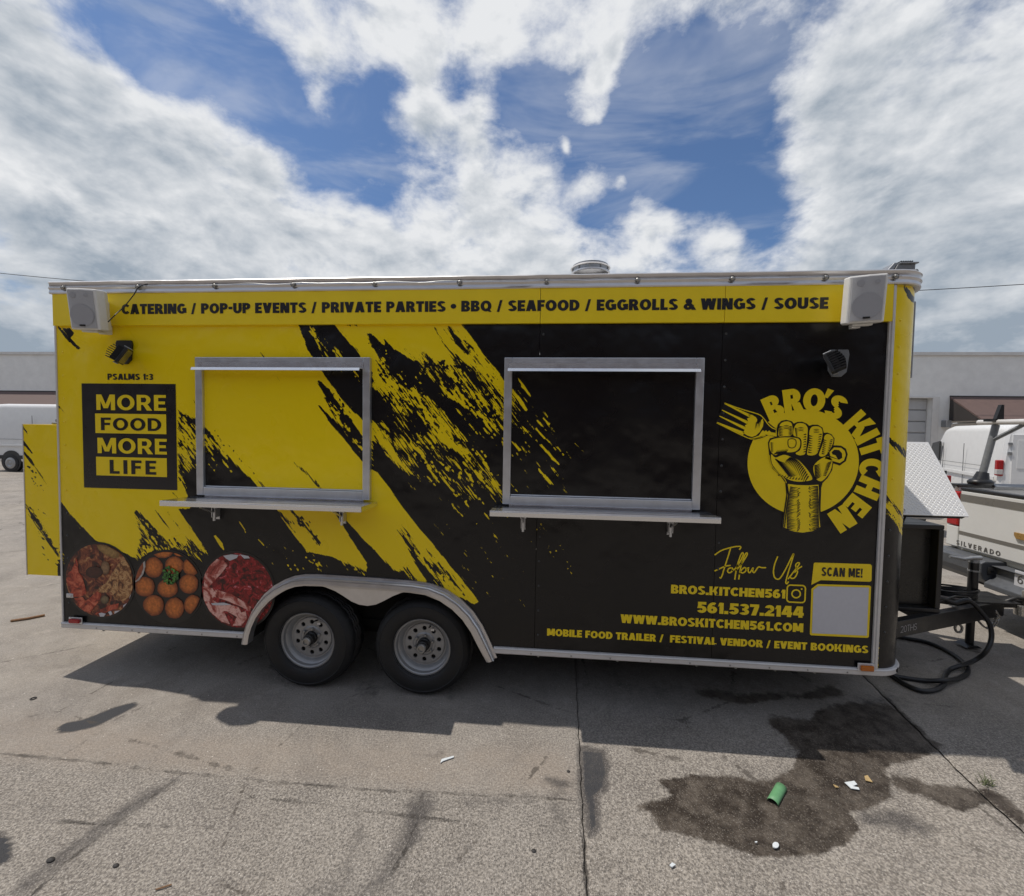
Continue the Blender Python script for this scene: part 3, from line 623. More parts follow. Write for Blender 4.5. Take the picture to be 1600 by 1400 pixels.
# ================================================================== SETTING: the ground
def ground_material():
    m = bpy.data.materials.new('worn_concrete'); m.use_nodes = True; t = m.node_tree; b = t.nodes['Principled BSDF']; N = t.nodes.new; L = t.links.new
    geo = N('ShaderNodeNewGeometry'); pos = geo.outputs['Position']
    def noise(s, d=6, r=.6, dist=0):
        n = N('ShaderNodeTexNoise'); n.inputs['Scale'].default_value = s; n.inputs['Detail'].default_value = d; n.inputs['Roughness'].default_value = r; n.inputs['Distortion'].default_value = dist; L(pos, n.inputs['Vector']); return n.outputs['Fac']
    def mth(op, a, b_=None, c_=None, clamp=False):
        n = N('ShaderNodeMath'); n.operation = op; n.use_clamp = clamp
        for i, x in enumerate((a, b_, c_)):
            if x is None: continue
            if hasattr(x, 'links'): L(x, n.inputs[i])
            else: n.inputs[i].default_value = x
        return n.outputs[0]
    def rng(v, a, b_, c_=0, d_=1, smooth=True):
        n = N('ShaderNodeMapRange'); n.interpolation_type = 'SMOOTHSTEP' if smooth else 'LINEAR'
        for i, x in zip(('From Min', 'From Max', 'To Min', 'To Max'), (a, b_, c_, d_)): n.inputs[i].default_value = x
        L(v, n.inputs['Value']); return n.outputs[0]
    def mix(f, a, b_, mode='MIX'):
        n = N('ShaderNodeMix'); n.data_type = 'RGBA'; n.blend_type = mode
        for i, x in ((0, f), (6, a), (7, b_)):
            if hasattr(x, 'links'): L(x, n.inputs[i])
            elif isinstance(x, tuple): n.inputs[i].default_value = (*x, 1)
            else: n.inputs[i].default_value = x
        return n.outputs[2]
    def attr(nm):
        a = N('ShaderNodeAttribute'); a.attribute_name = nm; return a.outputs['Fac']
    wet, dark, tanz, coarse = attr('wet'), attr('dark'), attr('tan'), attr('coarse')
    big = noise(.45, 4); mid = noise(2.6, 9, .72); m2 = noise(7.5, 6, .7); fine = noise(85, 4, .65); grit = noise(260, 3, .8)
    col = mix(rng(big, .35, .65), (.335, .298, .252), (.285, .259, .230))
    col = mix(mth('MULTIPLY', rng(mid, .42, .66), .6), col, (.180, .155, .130))
    col = mix(mth('MULTIPLY', rng(m2, .50, .68), .4), col, (.46, .415, .36))
    col = mix(mth('MULTIPLY', tanz, rng(mid, .25, .6, .15, .75)), col, (.315, .262, .212))
    # dark gritty drifts
    dr = mth('MULTIPLY', rng(noise(1.3, 8, .75, .6), .48, .66), mth('MULTIPLY_ADD', coarse, .62, .12)); col = mix(dr, col, (.125, .112, .102))
    vo = N('ShaderNodeTexVoronoi'); vo.inputs['Scale'].default_value = 118; L(pos, vo.inputs['Vector'])
    vr = N('ShaderNodeSeparateColor'); L(vo.outputs['Color'], vr.inputs[0])
    peb = mth('MULTIPLY', mth('MULTIPLY', rng(vo.outputs['Distance'], .2, .6, 1, 0), rng(vr.outputs[1], .25, .5)), coarse)
    pc = mix(rng(vr.outputs[0], .3, 1.0), (.10, .09, .083), (.62, .57, .51))
    col = mix(mth('MULTIPLY', coarse, .55), col, mix(rng(fine, .38, .64), (.085, .074, .064), (.50, .455, .395)))
    col = mix(mth('MULTIPLY', peb, .72), col, pc)
    col = mix(rng(grit, .45, .62, .0, .45, smooth=False), col, (.12, .11, .10))
    col = mix(rng(grit, .30, .42, .35, .0, smooth=False), col, (.58, .54, .49))
    v2 = N('ShaderNodeTexVoronoi'); v2.inputs['Scale'].default_value = 17; L(pos, v2.inputs['Vector'])
    col = mix(rng(v2.outputs['Distance'], .04, .06, .85, 0), col, (.70, .66, .60))
    # wet stains, then dark patches, the strongest ones bluish
    patch = m2
    n13 = noise(13, 8, .74); wn_ = mth('MULTIPLY_ADD', mth('SUBTRACT', n13, .5), 2.3, wet); wm = rng(wn_, -.30, .30)
    wc = mix(rng(patch, .38, .66), (.024, .017, .012), (.070, .054, .040)); wc = mix(mth('MULTIPLY', peb, rng(vr.outputs[2], .45, 1.0, .0, .7)), wc, (.26, .225, .185)); wc = mix(rng(grit, .55, .7, 0, .5), wc, (.14, .12, .10))
    col = mix(mth('MULTIPLY', wm, rng(patch, .35, .7, 1.0, .80)), col, wc)
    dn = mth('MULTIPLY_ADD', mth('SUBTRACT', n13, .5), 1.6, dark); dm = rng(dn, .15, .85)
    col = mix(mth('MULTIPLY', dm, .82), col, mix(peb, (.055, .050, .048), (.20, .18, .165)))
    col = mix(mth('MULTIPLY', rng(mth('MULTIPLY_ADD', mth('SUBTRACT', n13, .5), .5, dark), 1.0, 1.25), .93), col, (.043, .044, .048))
    crk = attr('crack'); cn = mth('MULTIPLY_ADD', mth('SUBTRACT', n13, .5), .055, crk); cm = rng(cn, .003, .012, 1, 0)
    cm = mth('MULTIPLY', cm, rng(mid, .38, .62, .15, .95))
    v4 = N('ShaderNodeTexVoronoi'); v4.feature = 'DISTANCE_TO_EDGE'; v4.inputs['Scale'].default_value = .85; L(pos, v4.inputs['Vector'])
    hair = rng(mth('MULTIPLY_ADD', mth('SUBTRACT', n13, .5), .10, v4.outputs['Distance']), .001, .006, 1, 0)
    col = mix(mth('MULTIPLY', hair, rng(mid, .45, .6, 0, .75)), col, (.07, .06, .05))
    col = mix(mth('MULTIPLY', cm, .85), col, (.035, .030, .026))
    L(col, b.inputs['Base Color'])
    L(rng(wm, 0, 1, .88, .52), b.inputs['Roughness']); b.inputs['Specular IOR Level'].default_value = .35
    h = mth('MULTIPLY_ADD', peb, .6, mth('MULTIPLY', fine, .7)); h = mth('MULTIPLY_ADD', grit, .35, h); h = mth('MULTIPLY_ADD', cm, -1.2, h)
    bp = N('ShaderNodeBump'); bp.inputs['Strength'].default_value = .8; bp.inputs['Distance'].default_value = .005; L(h, bp.inputs['Height']); L(bp.outputs[0], b.inputs['Normal'])
    return m
M_ground = ground_material()
def zz(pts): return [(800+a/2, 1000+b/2) for a, b in pts]
WET = [(zz([(460,440),(540,425),(650,420),(760,440),(830,430),(880,400),(890,350),(850,300),(800,260),(800,235),(850,240),(930,250),(960,215),(1050,195),(1130,195),(1190,200),(1240,240),(1300,300),(1340,330),(1330,350),(1250,380),(1180,390),(1160,410),(1180,430),(1190,490),(1130,520),(1060,540),(1085,590),(1060,630),(960,670),(840,680),(740,670),(640,635),(540,610),(460,590),(430,540),(380,520),(450,500),(500,490)]), 1.0),
 (zz([(575,160),(640,155),(700,170),(800,165),(900,170),(1000,140),(1040,170),(960,185),(850,180),(760,195),(720,200),(640,185),(590,175)]), 1.2),
 (zz([(1180,418),(1240,430),(1320,455),(1400,455),(1500,470),(1560,505),(1600,540),(1600,590),(1540,545),(1480,510),(1420,535),(1350,520),(1290,490),(1200,465)]), 1.0)]
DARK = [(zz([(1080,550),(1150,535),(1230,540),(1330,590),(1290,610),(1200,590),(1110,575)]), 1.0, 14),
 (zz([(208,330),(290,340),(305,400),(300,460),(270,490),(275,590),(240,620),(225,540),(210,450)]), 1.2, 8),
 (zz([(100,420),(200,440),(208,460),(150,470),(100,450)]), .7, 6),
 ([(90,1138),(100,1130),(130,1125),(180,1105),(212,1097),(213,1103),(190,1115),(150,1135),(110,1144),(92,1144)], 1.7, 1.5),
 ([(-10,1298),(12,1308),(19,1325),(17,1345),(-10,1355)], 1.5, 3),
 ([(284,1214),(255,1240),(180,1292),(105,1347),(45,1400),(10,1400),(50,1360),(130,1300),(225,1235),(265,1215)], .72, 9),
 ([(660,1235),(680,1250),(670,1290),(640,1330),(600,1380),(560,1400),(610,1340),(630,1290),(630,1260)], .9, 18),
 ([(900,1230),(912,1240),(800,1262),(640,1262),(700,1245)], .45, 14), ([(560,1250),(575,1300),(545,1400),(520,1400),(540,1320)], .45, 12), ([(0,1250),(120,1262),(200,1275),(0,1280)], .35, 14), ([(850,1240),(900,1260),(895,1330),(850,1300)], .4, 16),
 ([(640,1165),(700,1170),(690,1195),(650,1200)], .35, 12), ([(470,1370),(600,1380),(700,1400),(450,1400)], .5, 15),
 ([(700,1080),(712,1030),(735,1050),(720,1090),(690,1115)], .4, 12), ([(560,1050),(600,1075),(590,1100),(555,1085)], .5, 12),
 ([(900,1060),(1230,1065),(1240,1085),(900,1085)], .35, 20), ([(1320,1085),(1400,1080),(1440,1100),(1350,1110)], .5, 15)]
CRACKS = [[(0,1178),(120,1188),(280,1207),(420,1222),(600,1235),(760,1242),(905,1250)], [(280,1214),(180,1290),(100,1350),(50,1400)],
 [(905,1240),(912,1300),(918,1400)], [(50,1283),(200,1288),(330,1292)], [(660,1242),(640,1320),(590,1400)], [(1380,1085),(1400,1105)], [(390,1243),(600,1270),(760,1290)]]
J1 = [3.64, 3.61]   # joint across the lot (x at y=-.3 and y=-1.2)
def j2x(y): return 5.80+.10*(y-0)*1.6 if y > -.4 else 5.736
def ground_attrs(me, V):
    uv = proj(V); inf = np.asarray(V)[:, 1] < 3.0
    wet = np.full(len(uv), -1.0)
    for pl, k in WET: wet = np.maximum(wet, np.clip(seg_sd(uv, pl)/12, -1, 1)*k)
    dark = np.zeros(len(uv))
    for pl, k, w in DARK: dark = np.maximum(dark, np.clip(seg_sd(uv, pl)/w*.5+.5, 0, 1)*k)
    tz = np.clip(seg_sd(uv, [(-200,1090),(330,1150),(900,1170),(900,1245),(600,1228),(280,1205),(-200,1180)])/30+.5, 0, 1)
    dist = np.linalg.norm(np.asarray(V)-CAM, axis=1)
    coarse = np.clip((uv[:, 1]-1040)/160, .35, 1); coarse = np.where(inf, coarse, .25)
    coarse = coarse*(1-.5*tz)
    # cracks as true distances on the ground
    g = np.asarray(V)[:, :2]; cr = np.full(len(g), 9.)
    for ln in CRACKS:
        W = [tuple(PZ(u, v))[:2]+(0.,) for u, v in ln]; cr = np.minimum(cr, -line_d(g, W))
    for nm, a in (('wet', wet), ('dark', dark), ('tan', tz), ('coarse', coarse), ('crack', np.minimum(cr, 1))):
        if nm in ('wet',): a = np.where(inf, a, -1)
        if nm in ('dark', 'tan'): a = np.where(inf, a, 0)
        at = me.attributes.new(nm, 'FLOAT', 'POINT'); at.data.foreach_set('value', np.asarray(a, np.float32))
def make_slab(name, xl, xr, y0, y1, parent, step=.022, ztop=0.0, sag=0.0):
    """xl, xr: functions of y giving the two edges"""
    ny = int((y1-y0)/step)+1; V = []; F_ = []; w = max(xr(y)-xl(y) for y in (y0, y1)); nx = int(w/step)+1
    for j in range(ny+1):
        y = y0+(y1-y0)*j/ny
        for i in range(nx+1):
            a, b_ = xl(y), xr(y); x = a+(b_-a)*i/nx
            zed = ztop; e = min(i, nx-i, j, ny-j)
            if e == 0: zed -= .006
            V.append((x, y, zed))
    for j in range(ny):
        for i in range(nx): k = j*(nx+1)+i; F_.append((k, k+1, k+nx+2, k+nx+1))
    b = MB(); b.v = V; b.f = F_; b.mi = [0]*len(F_); b.ms = [M_ground]
    # skirt
    b0 = len(b.v)
    ring = [0, nx, (ny+1)*(nx+1)-1, ny*(nx+1)]
    b.v += [(V[k][0], V[k][1], ztop-.03) for k in ring]
    for a in range(4): c_ = (a+1) % 4; b.f.append((ring[a], ring[c_], b0+c_, b0+a)); b.mi.append(0)
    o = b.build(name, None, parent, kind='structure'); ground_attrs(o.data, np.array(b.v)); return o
b = MB().m(M_ground)
nn = 60; ext = [(-400, 400), (-300, 500)]
gx = np.concatenate([[-400, -150, -60], np.linspace(-35, 45, 41), [70, 160, 400]]); gy = np.concatenate([[-300, -80, -20], np.linspace(-8, 30, 39), [60, 150, 500]])
for y in gy:
    for x in gx: b.v.append((x, y, -.02 if (-1.75 < y < 2.95 and -2.5 < x < 9.0) else -.004))
for j in range(len(gy)-1):
    for i in range(len(gx)-1): k = j*len(gx)+i; b.f.append((k, k+1, k+len(gx)+1, k+len(gx))); b.mi.append(0)
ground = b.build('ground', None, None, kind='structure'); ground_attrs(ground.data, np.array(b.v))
JW = .003
jy = lambda x1, x2, y: x1+(x2-x1)*(y+.3)/(-.9)
j1 = lambda y: 3.64-.033*(-.3-y)+.003*math.sin(31*y)+.002*math.sin(83*y+1)
def j2(y):
    pts = [(-2.2, 5.70), (-.71, 5.74), (-.46, 5.76), (-.09, 5.82), (.42, 5.90), (3.2, 6.35)]
    for (a, xa), (c_, xc) in zip(pts[:-1], pts[1:]):
        if a <= y <= c_: return xa+(xc-xa)*(y-a)/(c_-a)+.003*math.sin(27*y)+.002*math.sin(71*y)
    return 5.8
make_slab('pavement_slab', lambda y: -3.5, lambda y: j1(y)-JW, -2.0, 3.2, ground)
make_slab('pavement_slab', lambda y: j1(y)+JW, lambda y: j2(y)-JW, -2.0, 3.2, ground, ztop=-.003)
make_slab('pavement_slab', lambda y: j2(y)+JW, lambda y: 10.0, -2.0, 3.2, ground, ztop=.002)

# ================================================================== warehouse
BY = 18.0
wh = thing('warehouse', 'long white warehouse with brown awnings behind the parked vehicles', 'building', (0, BY+7, 0))
ZT = 5.6; 
gl, gr = PY(1400, 700, BY).x, PY(1452, 700, BY).x; gtop = PY(1440, 622, BY).z
b = MB().m(M_tan); b.box(-60, gl, BY, BY+14, -.1, ZT-.12).box(gr, 60, BY, BY+14, -.1, ZT-.12).box(gl, gr, BY, BY+14, gtop, ZT-.12).box(gl, gr, BY+.5, BY+14, -.1, gtop)
b.build('wall', None, wh)
MB().m(M_cap).box(-60.1, 60.1, BY-.08, BY+14.1, ZT-.12, ZT+.02).build('parapet_cap', None, wh)
fr = MB().m(M_cap).box(gr, gr+.28, BY-.06, BY-.003, -.1, gtop+.06).box(gl-.2, gr, BY-.06, BY-.003, gtop, gtop+.06)
fr.build('door_frame', None, wh)
gd = MB().m(M_gar).box(gl, gr, BY+.3, BY+.34, 0, gtop).build('garage_door', None, wh)
nP = 7; hP = gtop/nP
pm = None
for i in range(nP):
    o = MB().m(M_gar).box(gl+.03, gr-.01, BY+.22, BY+.297, i*hP+.02, (i+1)*hP-.025).build('door_panel', None, gd, bevel=.02)
def awning(x0, x1, ztop, zb, out):
    a = MB().m(M_awn)
    a.prism([(BY-.02, ztop), (BY-out, zb), (BY-out, zb-.06), (BY-.02, ztop-.08)], x0, x1, 'x')
    o = a.build('awning', None, wh)
    MB().m(M_awnd).prism([(BY-.02, ztop-.09), (BY-out+.03, zb-.07), (BY-.02, zb-.07)], x0+.005, x0+.03, 'x').box(x0, x1, BY-.025, BY-.005, ztop-.02, ztop+.05).build('awning_edge', None, o)
    return o
aw0 = PY(1480, 620, BY); aw1 = PY(1511, 654, BY-1.5)
awning(aw0.x+.1, 58, aw0.z, aw1.z, 1.5)
awl = PY(45, 612, BY); awning(-58, PY(300, 612, BY).x, awl.z, awl.z-1.25, 1.4)
MB().m(M_awnd).box(aw0.x+1.3, 50, BY-.12, BY-.01, 1.2, aw1.z-.3).build('shopfront', None, wh)
q = PY(1478, 664, BY-.1); q2 = PY(1512, 660, BY-.1)
MB().m(M_lgrey).box(q.x-.12, q.x+.05, BY-.3, BY-.005, q.z-.1, q.z+.2).tube([(q.x, BY-.2, q.z+.05), (q2.x, BY-.9, q2.z)], .03, 6).build('wall_bracket', None, wh)
# the building across the lot, behind the photographer: mirrored in the glossy wrap
ob = thing('brown_building', 'low brown stucco building across the lot facing the serving side', 'building', (3, -24, 0))
M_brn = mat('stucco_brown', (.11, .065, .05), .85, 0, .15, 2, .1, 40)
MB().m(M_brn).box(-30, 38, -30, -18, -.1, 8.5).build('wall', None, ob)
MB().m(M_awnd).box(-30.2, 38.2, -30.2, -17.8, 8.501, 8.8).build('parapet_cap', None, ob)
for k in range(9):
    x = -26+7.2*k; MB().m(M_glass).box(x, x+3.2, -17.98, -17.93, 1.0, 3.0).build('window', None, ob)
# overhead wire
pts = []
for i in range(61):
    x = -60+2*i; pts.append((x, 20+14.5, 0))
def wz(x): return 8.55+.0015*(x-8)**2
wp = [(x, 17.0, wz(x*20/17.0)*17/20+.28) for x in np.linspace(-42, 48, 46)]
wa, wb, wc, wd = PY(0, 427, 17), PY(180, 443, 17), PY(1437, 454, 17), PY(1600, 444, 17)
co = np.polyfit([wa.x, wb.x, wc.x, wd.x], [wa.z, wb.z, wc.z, wd.z], 2)
wp = [(x, 17.0, float(np.polyval(co, x))) for x in np.linspace(-50, 55, 60)]
tag(MB().m(M_wire).tube(wp, .016, 5).build('overhead_wire', None), 'thin black overhead wire sagging across the sky behind the trailer', 'wire')

# ================================================================== FOOD TRAILER
XL, XR = -.206, 5.524
ZR, ZB, ZT0, ZTRIM, ZH = 2.920, .360, .403, 2.836, 2.609
XC, RC, WID = 5.55, .22, 2.55
tr = thing('food_trailer', 'long yellow and black food trailer with two serving windows and brush stroke graphics', 'trailer', (2.7, 1.27, 0))
# --- wheel opening outline (picture points on the side plane)
ARCH_O = [(381,1001),(384,985),(388,972),(395,955),(404,941),(415,927),(430,914),(446,905),(462,899),(478,896.5),(500,896.5),(540,899),(600,903),(650,907),(675,911),(700,921),(722,936),(740,954),(754,975),(764,996),(771,1012),(777,1026)]
ARCH_I = [(395,1001),(397,988),(401,975),(408,960),(417,947),(428,935),(441,925),(455,917),(468,912.5),(482,911),(505,911.5),(540,914),(600,918),(645,921.5),(668,925),(690,934),(709,947),(725,963),(738,982),(749,1004),(756,1017),(762,1028)]
ao = [PY(u, v) for u, v in ARCH_O]; ai = [PY(u, v) for u, v in ARCH_I]
am = [(a*.45+b_*.55) for a, b_ in zip(ao, ai)]
poly = np.array([(p.x, p.z) for p in am]+[(am[-1].x, .2), (am[0].x, .2)])
def in_well(cx, cz):
    P = np.stack([cx.ravel(), cz.ravel()], 1); return (seg_sd(P, poly) > 0).reshape(cx.shape)
xs1 = PY(842, 620).x; xs2 = PY(1125, 640).x
g_ = .0015
for a, b_ in ((XL+.004, xs1-g_), (xs1+g_, xs2-g_), (xs2+g_, XR)):
    rect_sheet('side_panel', a, b_, ZT0-.02, ZH+.01, 0.0, tr, skip=in_well)
for a, b_ in ((XL+.004, xs1-g_), (xs1+g_, xs2-g_), (xs2+g_, XR-.002)):
    MB().m(M_py).box(a, b_, -.022, 0.01, ZH, ZTRIM+.01).build('header_panel', None, tr)
# corner sheet
na, nz_ = 26, 200; V = []; q = []
for i in range(na+1):
    th = -math.pi/2+math.pi/2*i/na
    for j in range(nz_+1): V.append((XC+RC*math.cos(th), RC+RC*math.sin(th), ZT0-.02+(ZTRIM+.01-ZT0+.02)*j/nz_))
for i in range(na):
    for j in range(nz_): k = i*(nz_+1)+j; q.append((k, k+nz_+1, k+nz_+2, k+1))
cp = grid_panel('corner_panel', V, q, tr); cp.data.polygons.foreach_set('use_smooth', [True]*len(cp.data.polygons))
MB().m(M_py).box(XC+RC-.03, XC+RC, RC, WID, .4, 2.84).build('front_wall', None, tr)
MB().m(M_py).box(XL+.002, XL+.03, 0.012, WID, .4, 2.84).build('rear_wall', None, tr)
MB().m(M_pb).box(XL, XC+RC, WID, WID+.03, .4, 2.84).build('far_wall', None, tr)
MB().m(M_white).box(XL, XC+RC-.1, .01, WID, 2.86, 2.935).build('roof', None, tr)
MB().m(M_dark).box(XL+.03, 1.08, .03, WID-.02, .37, .40).box(3.1, XC+.15, .03, WID-.02, .37, .40).box(XL+.1, XC+.1, .45, .55, .24, .36).box(XL+.1, XC+.1, 2.0, 2.1, .24, .36).box(1.0, 3.2, .32, WID-.02, .37, .40).build('underframe', None, tr)
# wheel well liner
wl_ = MB().m(M_dark); wp_ = [(p.x, p.z) for p in am]
n_ = len(wp_); wl_.add([(x, 0.002, z) for x, z in wp_]+[(x, .34, z) for x, z in wp_], [(i, i+1, n_+i+1, n_+i) for i in range(n_-1)])
wl_.add([(x, .34, z) for x, z in wp_], [tuple(range(n_))]); wl_.build('wheel_well', None, tr)
# axles
ax_ = MB().m(M_dark)
for wx in (1.697, 2.548): ax_.tube([(wx, .15, .345), (wx, 2.4, .345)], .04, 10)
ax_.build('axle', None, tr, smooth=40)

def sweep(b, path, prof, closed=False):
    """path: list of (x,y,nx,ny) in plan; prof: list of (out,z)"""
    n = len(prof); L = len(path)
    v = [(x+nx*o, y+ny*o, z) for x, y, nx, ny in path for o, z in prof]
    f = [(i*n+k, i*n+(k+1) % n, (i+1)*n+(k+1) % n, (i+1)*n+k) for i in range(L-1) for k in range(n)]
    f += [tuple(range(n)), tuple(range((L-1)*n, L*n))]
    b.add(v, f); return b
def plan(x0, wobble=0, seed=0, n=60):
    pr = random.Random(seed); p = []
    for i in range(n+1):
        x = x0+(XC-x0)*i/n; p.append((x, 0, 0, -1+wobble*(pr.random()-.5)))
    for i in range(1, 15):
        th = -math.pi/2+math.pi/2*i/14; p.append((XC+RC*math.cos(th), RC+RC*math.sin(th), math.cos(th), math.sin(th)))
    p.append((XC+RC, 2.4, 1, 0)); return p
rail = [(-.01, ZTRIM), (.026, ZTRIM), (.030, ZTRIM+.008), (.026, ZTRIM+.028), (.031, ZTRIM+.036), (.034, ZTRIM+.042), (.031, ZTRIM+.048), (.026, ZTRIM+.055), (.028, ZR-.012), (.034, ZR-.004), (.026, ZR+.004), (-.05, ZR+.012), (-.05, ZTRIM)]
sweep(MB().m(M_alu), plan(XL-.012, .25, 3), rail).build('roof_rail', None, tr, smooth=35)
bott = [(-.01, ZB), (.012, ZB), (.016, ZB+.006), (.014, ZB+.03), (.020, ZB+.036), (.014, ZT0), (-.002, ZT0+.002)]
b = MB().m(M_trimw)
pth = plan(am[-1].x+.012, .15, 5)
sweep(b, pth, bott).build('bottom_trim', None, tr, smooth=35)
x1_ = am[0].x-.005
sweep(MB().m(M_trimw), [(XL-.004+(x1_-XL)*i/16, 0, 0, -1) for i in range(17)], bott).build('bottom_trim', None, tr, smooth=35)
MB().m(M_trimw).box(XR-.012, XR+.022, -.014, .004, ZT0+.003, ZTRIM-.002).box(XR+.0, XR+.010, -.021, -.0145, ZT0+.003, ZTRIM-.002).build('corner_trim', None, tr, bevel=.004)
MB().m(M_trimw).box(XL-.008, XL+.004, -.006, .03, ZT0+.003, ZTRIM-.002).build('edge_trim', None, tr)
# fender: outer band + flat plate with the dip between the wheels
b = MB().m(M_alu)
prof = [(0.0, .001), (0.0, -.014), (.22, -.018), (.25, -.050), (.34, -.058), (.42, -.052), (.47, -.060), (.78, -.064), (1.0, -.058), (1.0, -.045), (1.0, .001)]
n = len(prof); v = []
for a, c_ in zip(ao, ai):
    for t, y in prof: p = a.lerp(c_, t); v.append((p.x, y, p.z))
f = [(i*n+k, i*n+(k+1) % n, (i+1)*n+(k+1) % n, (i+1)*n+k) for i in range(len(ao)-1) for k in range(n)]
f += [tuple(range(n)), tuple(range((len(ao)-1)*n, len(ao)*n))]
b.add(v, f); fen = b.build('fender', None, tr, smooth=30)
dip = [(478,910),(492,912),(510,917),(525,923),(538,931),(550,939),(562,944),(575,946),(588,944),(601,938),(614,931),(628,925.5),(642,922.5),(655,922),(655,915),(600,910),(540,906),(490,905)]
P = [PY(u, v_, -.03) for u, v_ in dip]
MB().m(M_alu).prism([(p.x, p.z) for p in P], -.042, -.03, 'y').build('fender_plate', None, fen, bevel=.003)
# rivets on the sheets
b = MB().m(mat('rivet_dark', (.06, .06, .06), .35, .5)); by = MB().m(M_py); ba = MB().m(M_alu)
def rivet(bb, x, z, y=0, r=.0085): bb.sphere((x, y, z), r, 8, (1, .55, 1))
z = .5
while z < 2.58:
    for xx in (xs1+.022, xs2+.022):
        tgt = b
        if abs(xx-xs1) < .1 and 1.4 < z < 2.36: continue_ = True
        else: rivet(b, xx, z)
    rivet(by, XL+.05, z+.05) if z > 1.2 else rivet(b, XL+.05, z+.05)
    z += .17
for k in range(13):
    zz_ = 2.62-k*.165
    th = -math.pi/2+.12; rivet(by if zz_ > 1.35 else b, XC+RC*math.cos(th)+.01, zz_, RC+RC*math.sin(th))
b.build('rivets', None, tr, kind='stuff', smooth=60); by.build('rivets', None, tr, kind='stuff', smooth=60)
b = MB().m(M_nut)
for u in (98, 215, 335, 458, 585, 718, 854, 996, 1144, 1290, 1399):
    p = PY(u, 450, -.036); b.sphere((p.x, -.036, ZTRIM+.042), .013, 8, (1, .7, 1)); b.lathe([(.0, -.001), (.02, -.001), (.02, .002)], (p.x, -.034, ZTRIM+.042), (0, -1, 0), 10)
b.build('rail_bolts', None, tr, kind='stuff', smooth=50)
b = MB().m(M_nut)
for u in list(range(150, 380, 55))+list(range(830, 1380, 62)):
    p = PY(u, 1000, -.018); b.sphere((p.x+.01*rnd.random(), -.017, ZB+.015), .006, 6, (1, .6, 1))
    if rnd.random() < .4: b.sphere((p.x+.05, -.005, ZB-.004), .009, 6, (1, 1, 1))
b.build('trim_screws', None, tr, kind='stuff')
# light wire clipped to the rail
wpt = []; pr = random.Random(4)
for i in range(100):
    x = XL+.0+(XC-XL)*i/99; wpt.append((x, -.040, ZTRIM+.046+.006*math.sin(i*.9)*math.sin(i*.17)+.002*pr.random()))
MB().m(M_lgrey).tube(wpt, .0022, 5).build('rail_wire', None, tr)
# roof sealant / odds on the roof edge
b = MB().m(M_white)
for u in (247, 250, 490, 600, 770): p = PY(u, 440, .0); b.sphere((p.x, .02, ZR+.012), .012, 8, (3.5, 1, .6))
b.tube([PY(1255, 428, .03)+Vector((0, 0, 0)), PY(1300, 426, .03), PY(1350, 425, .03)], .008, 6)
b.build('roof_sealant', None, tr, kind='stuff')

# --- serving windows
def window(x0, x1, zt, zb, fp, nameidx):
    Fw = .052
    fr = MB().m(M_frame)
    y0, y1 = -.030, .004
    fr.box(x0, x0+Fw, y0, y1, zb, zt).box(x1-Fw, x1, y0, y1, zb, zt).box(x0+Fw+.0005, x1-Fw-.0005, y0, y1, zt-Fw*1.15, zt).box(x0+Fw+.0005, x1-Fw-.0005, y0, y1, zb, zb+Fw*1.1)
    # thin inner lip
    fr.box(x0+Fw+.001, x1-Fw-.001, y0+.012, y1, zb+Fw*1.1+.001, zb+Fw*1.1+.010)
    fo = fr.build('serving_window', None, tr, bevel=.004)
    sh = rect_sheet('shutter', x0+Fw, x1-Fw, zb+Fw, zt-Fw, -.008, fo, edge=0)
    # rain flashing
    fx0, fx1 = x0+.03, x1-.045
    fl = MB().m(mat('bright_flashing', (.80, .80, .80), .22, .85, .05, 20))
    zf = zt-.078
    fl.prism([(-.031, zf+.042), (-.034, zf+.042), (-.036, zf+.002), (-.094, zf-.002), (-.102, zf-.021), (-.098, zf-.022), (-.090, zf-.007), (-.034, zf-.003), (-.031, zf)], fx0, fx1, 'x')
    fl.build('rain_flashing', None, fo)
    return fo
w1 = window(.9065, 2.1894, 2.382, 1.40, 0, 0)
w2 = window(3.1142, 4.4059, 2.382, 1.40, 0, 0)
b = MB().m(M_white); pr = random.Random(8)
for k in range(26):
    p = PY(930+165*pr.random()**.8, 569+pr.random()*3-1.5, -.032); b.sphere((p.x, -.0315, p.z), .004+.004*pr.random(), 6, (1.6+2*pr.random(), .4, .5))
b.build('sealant_beads', None, w2, kind='stuff')
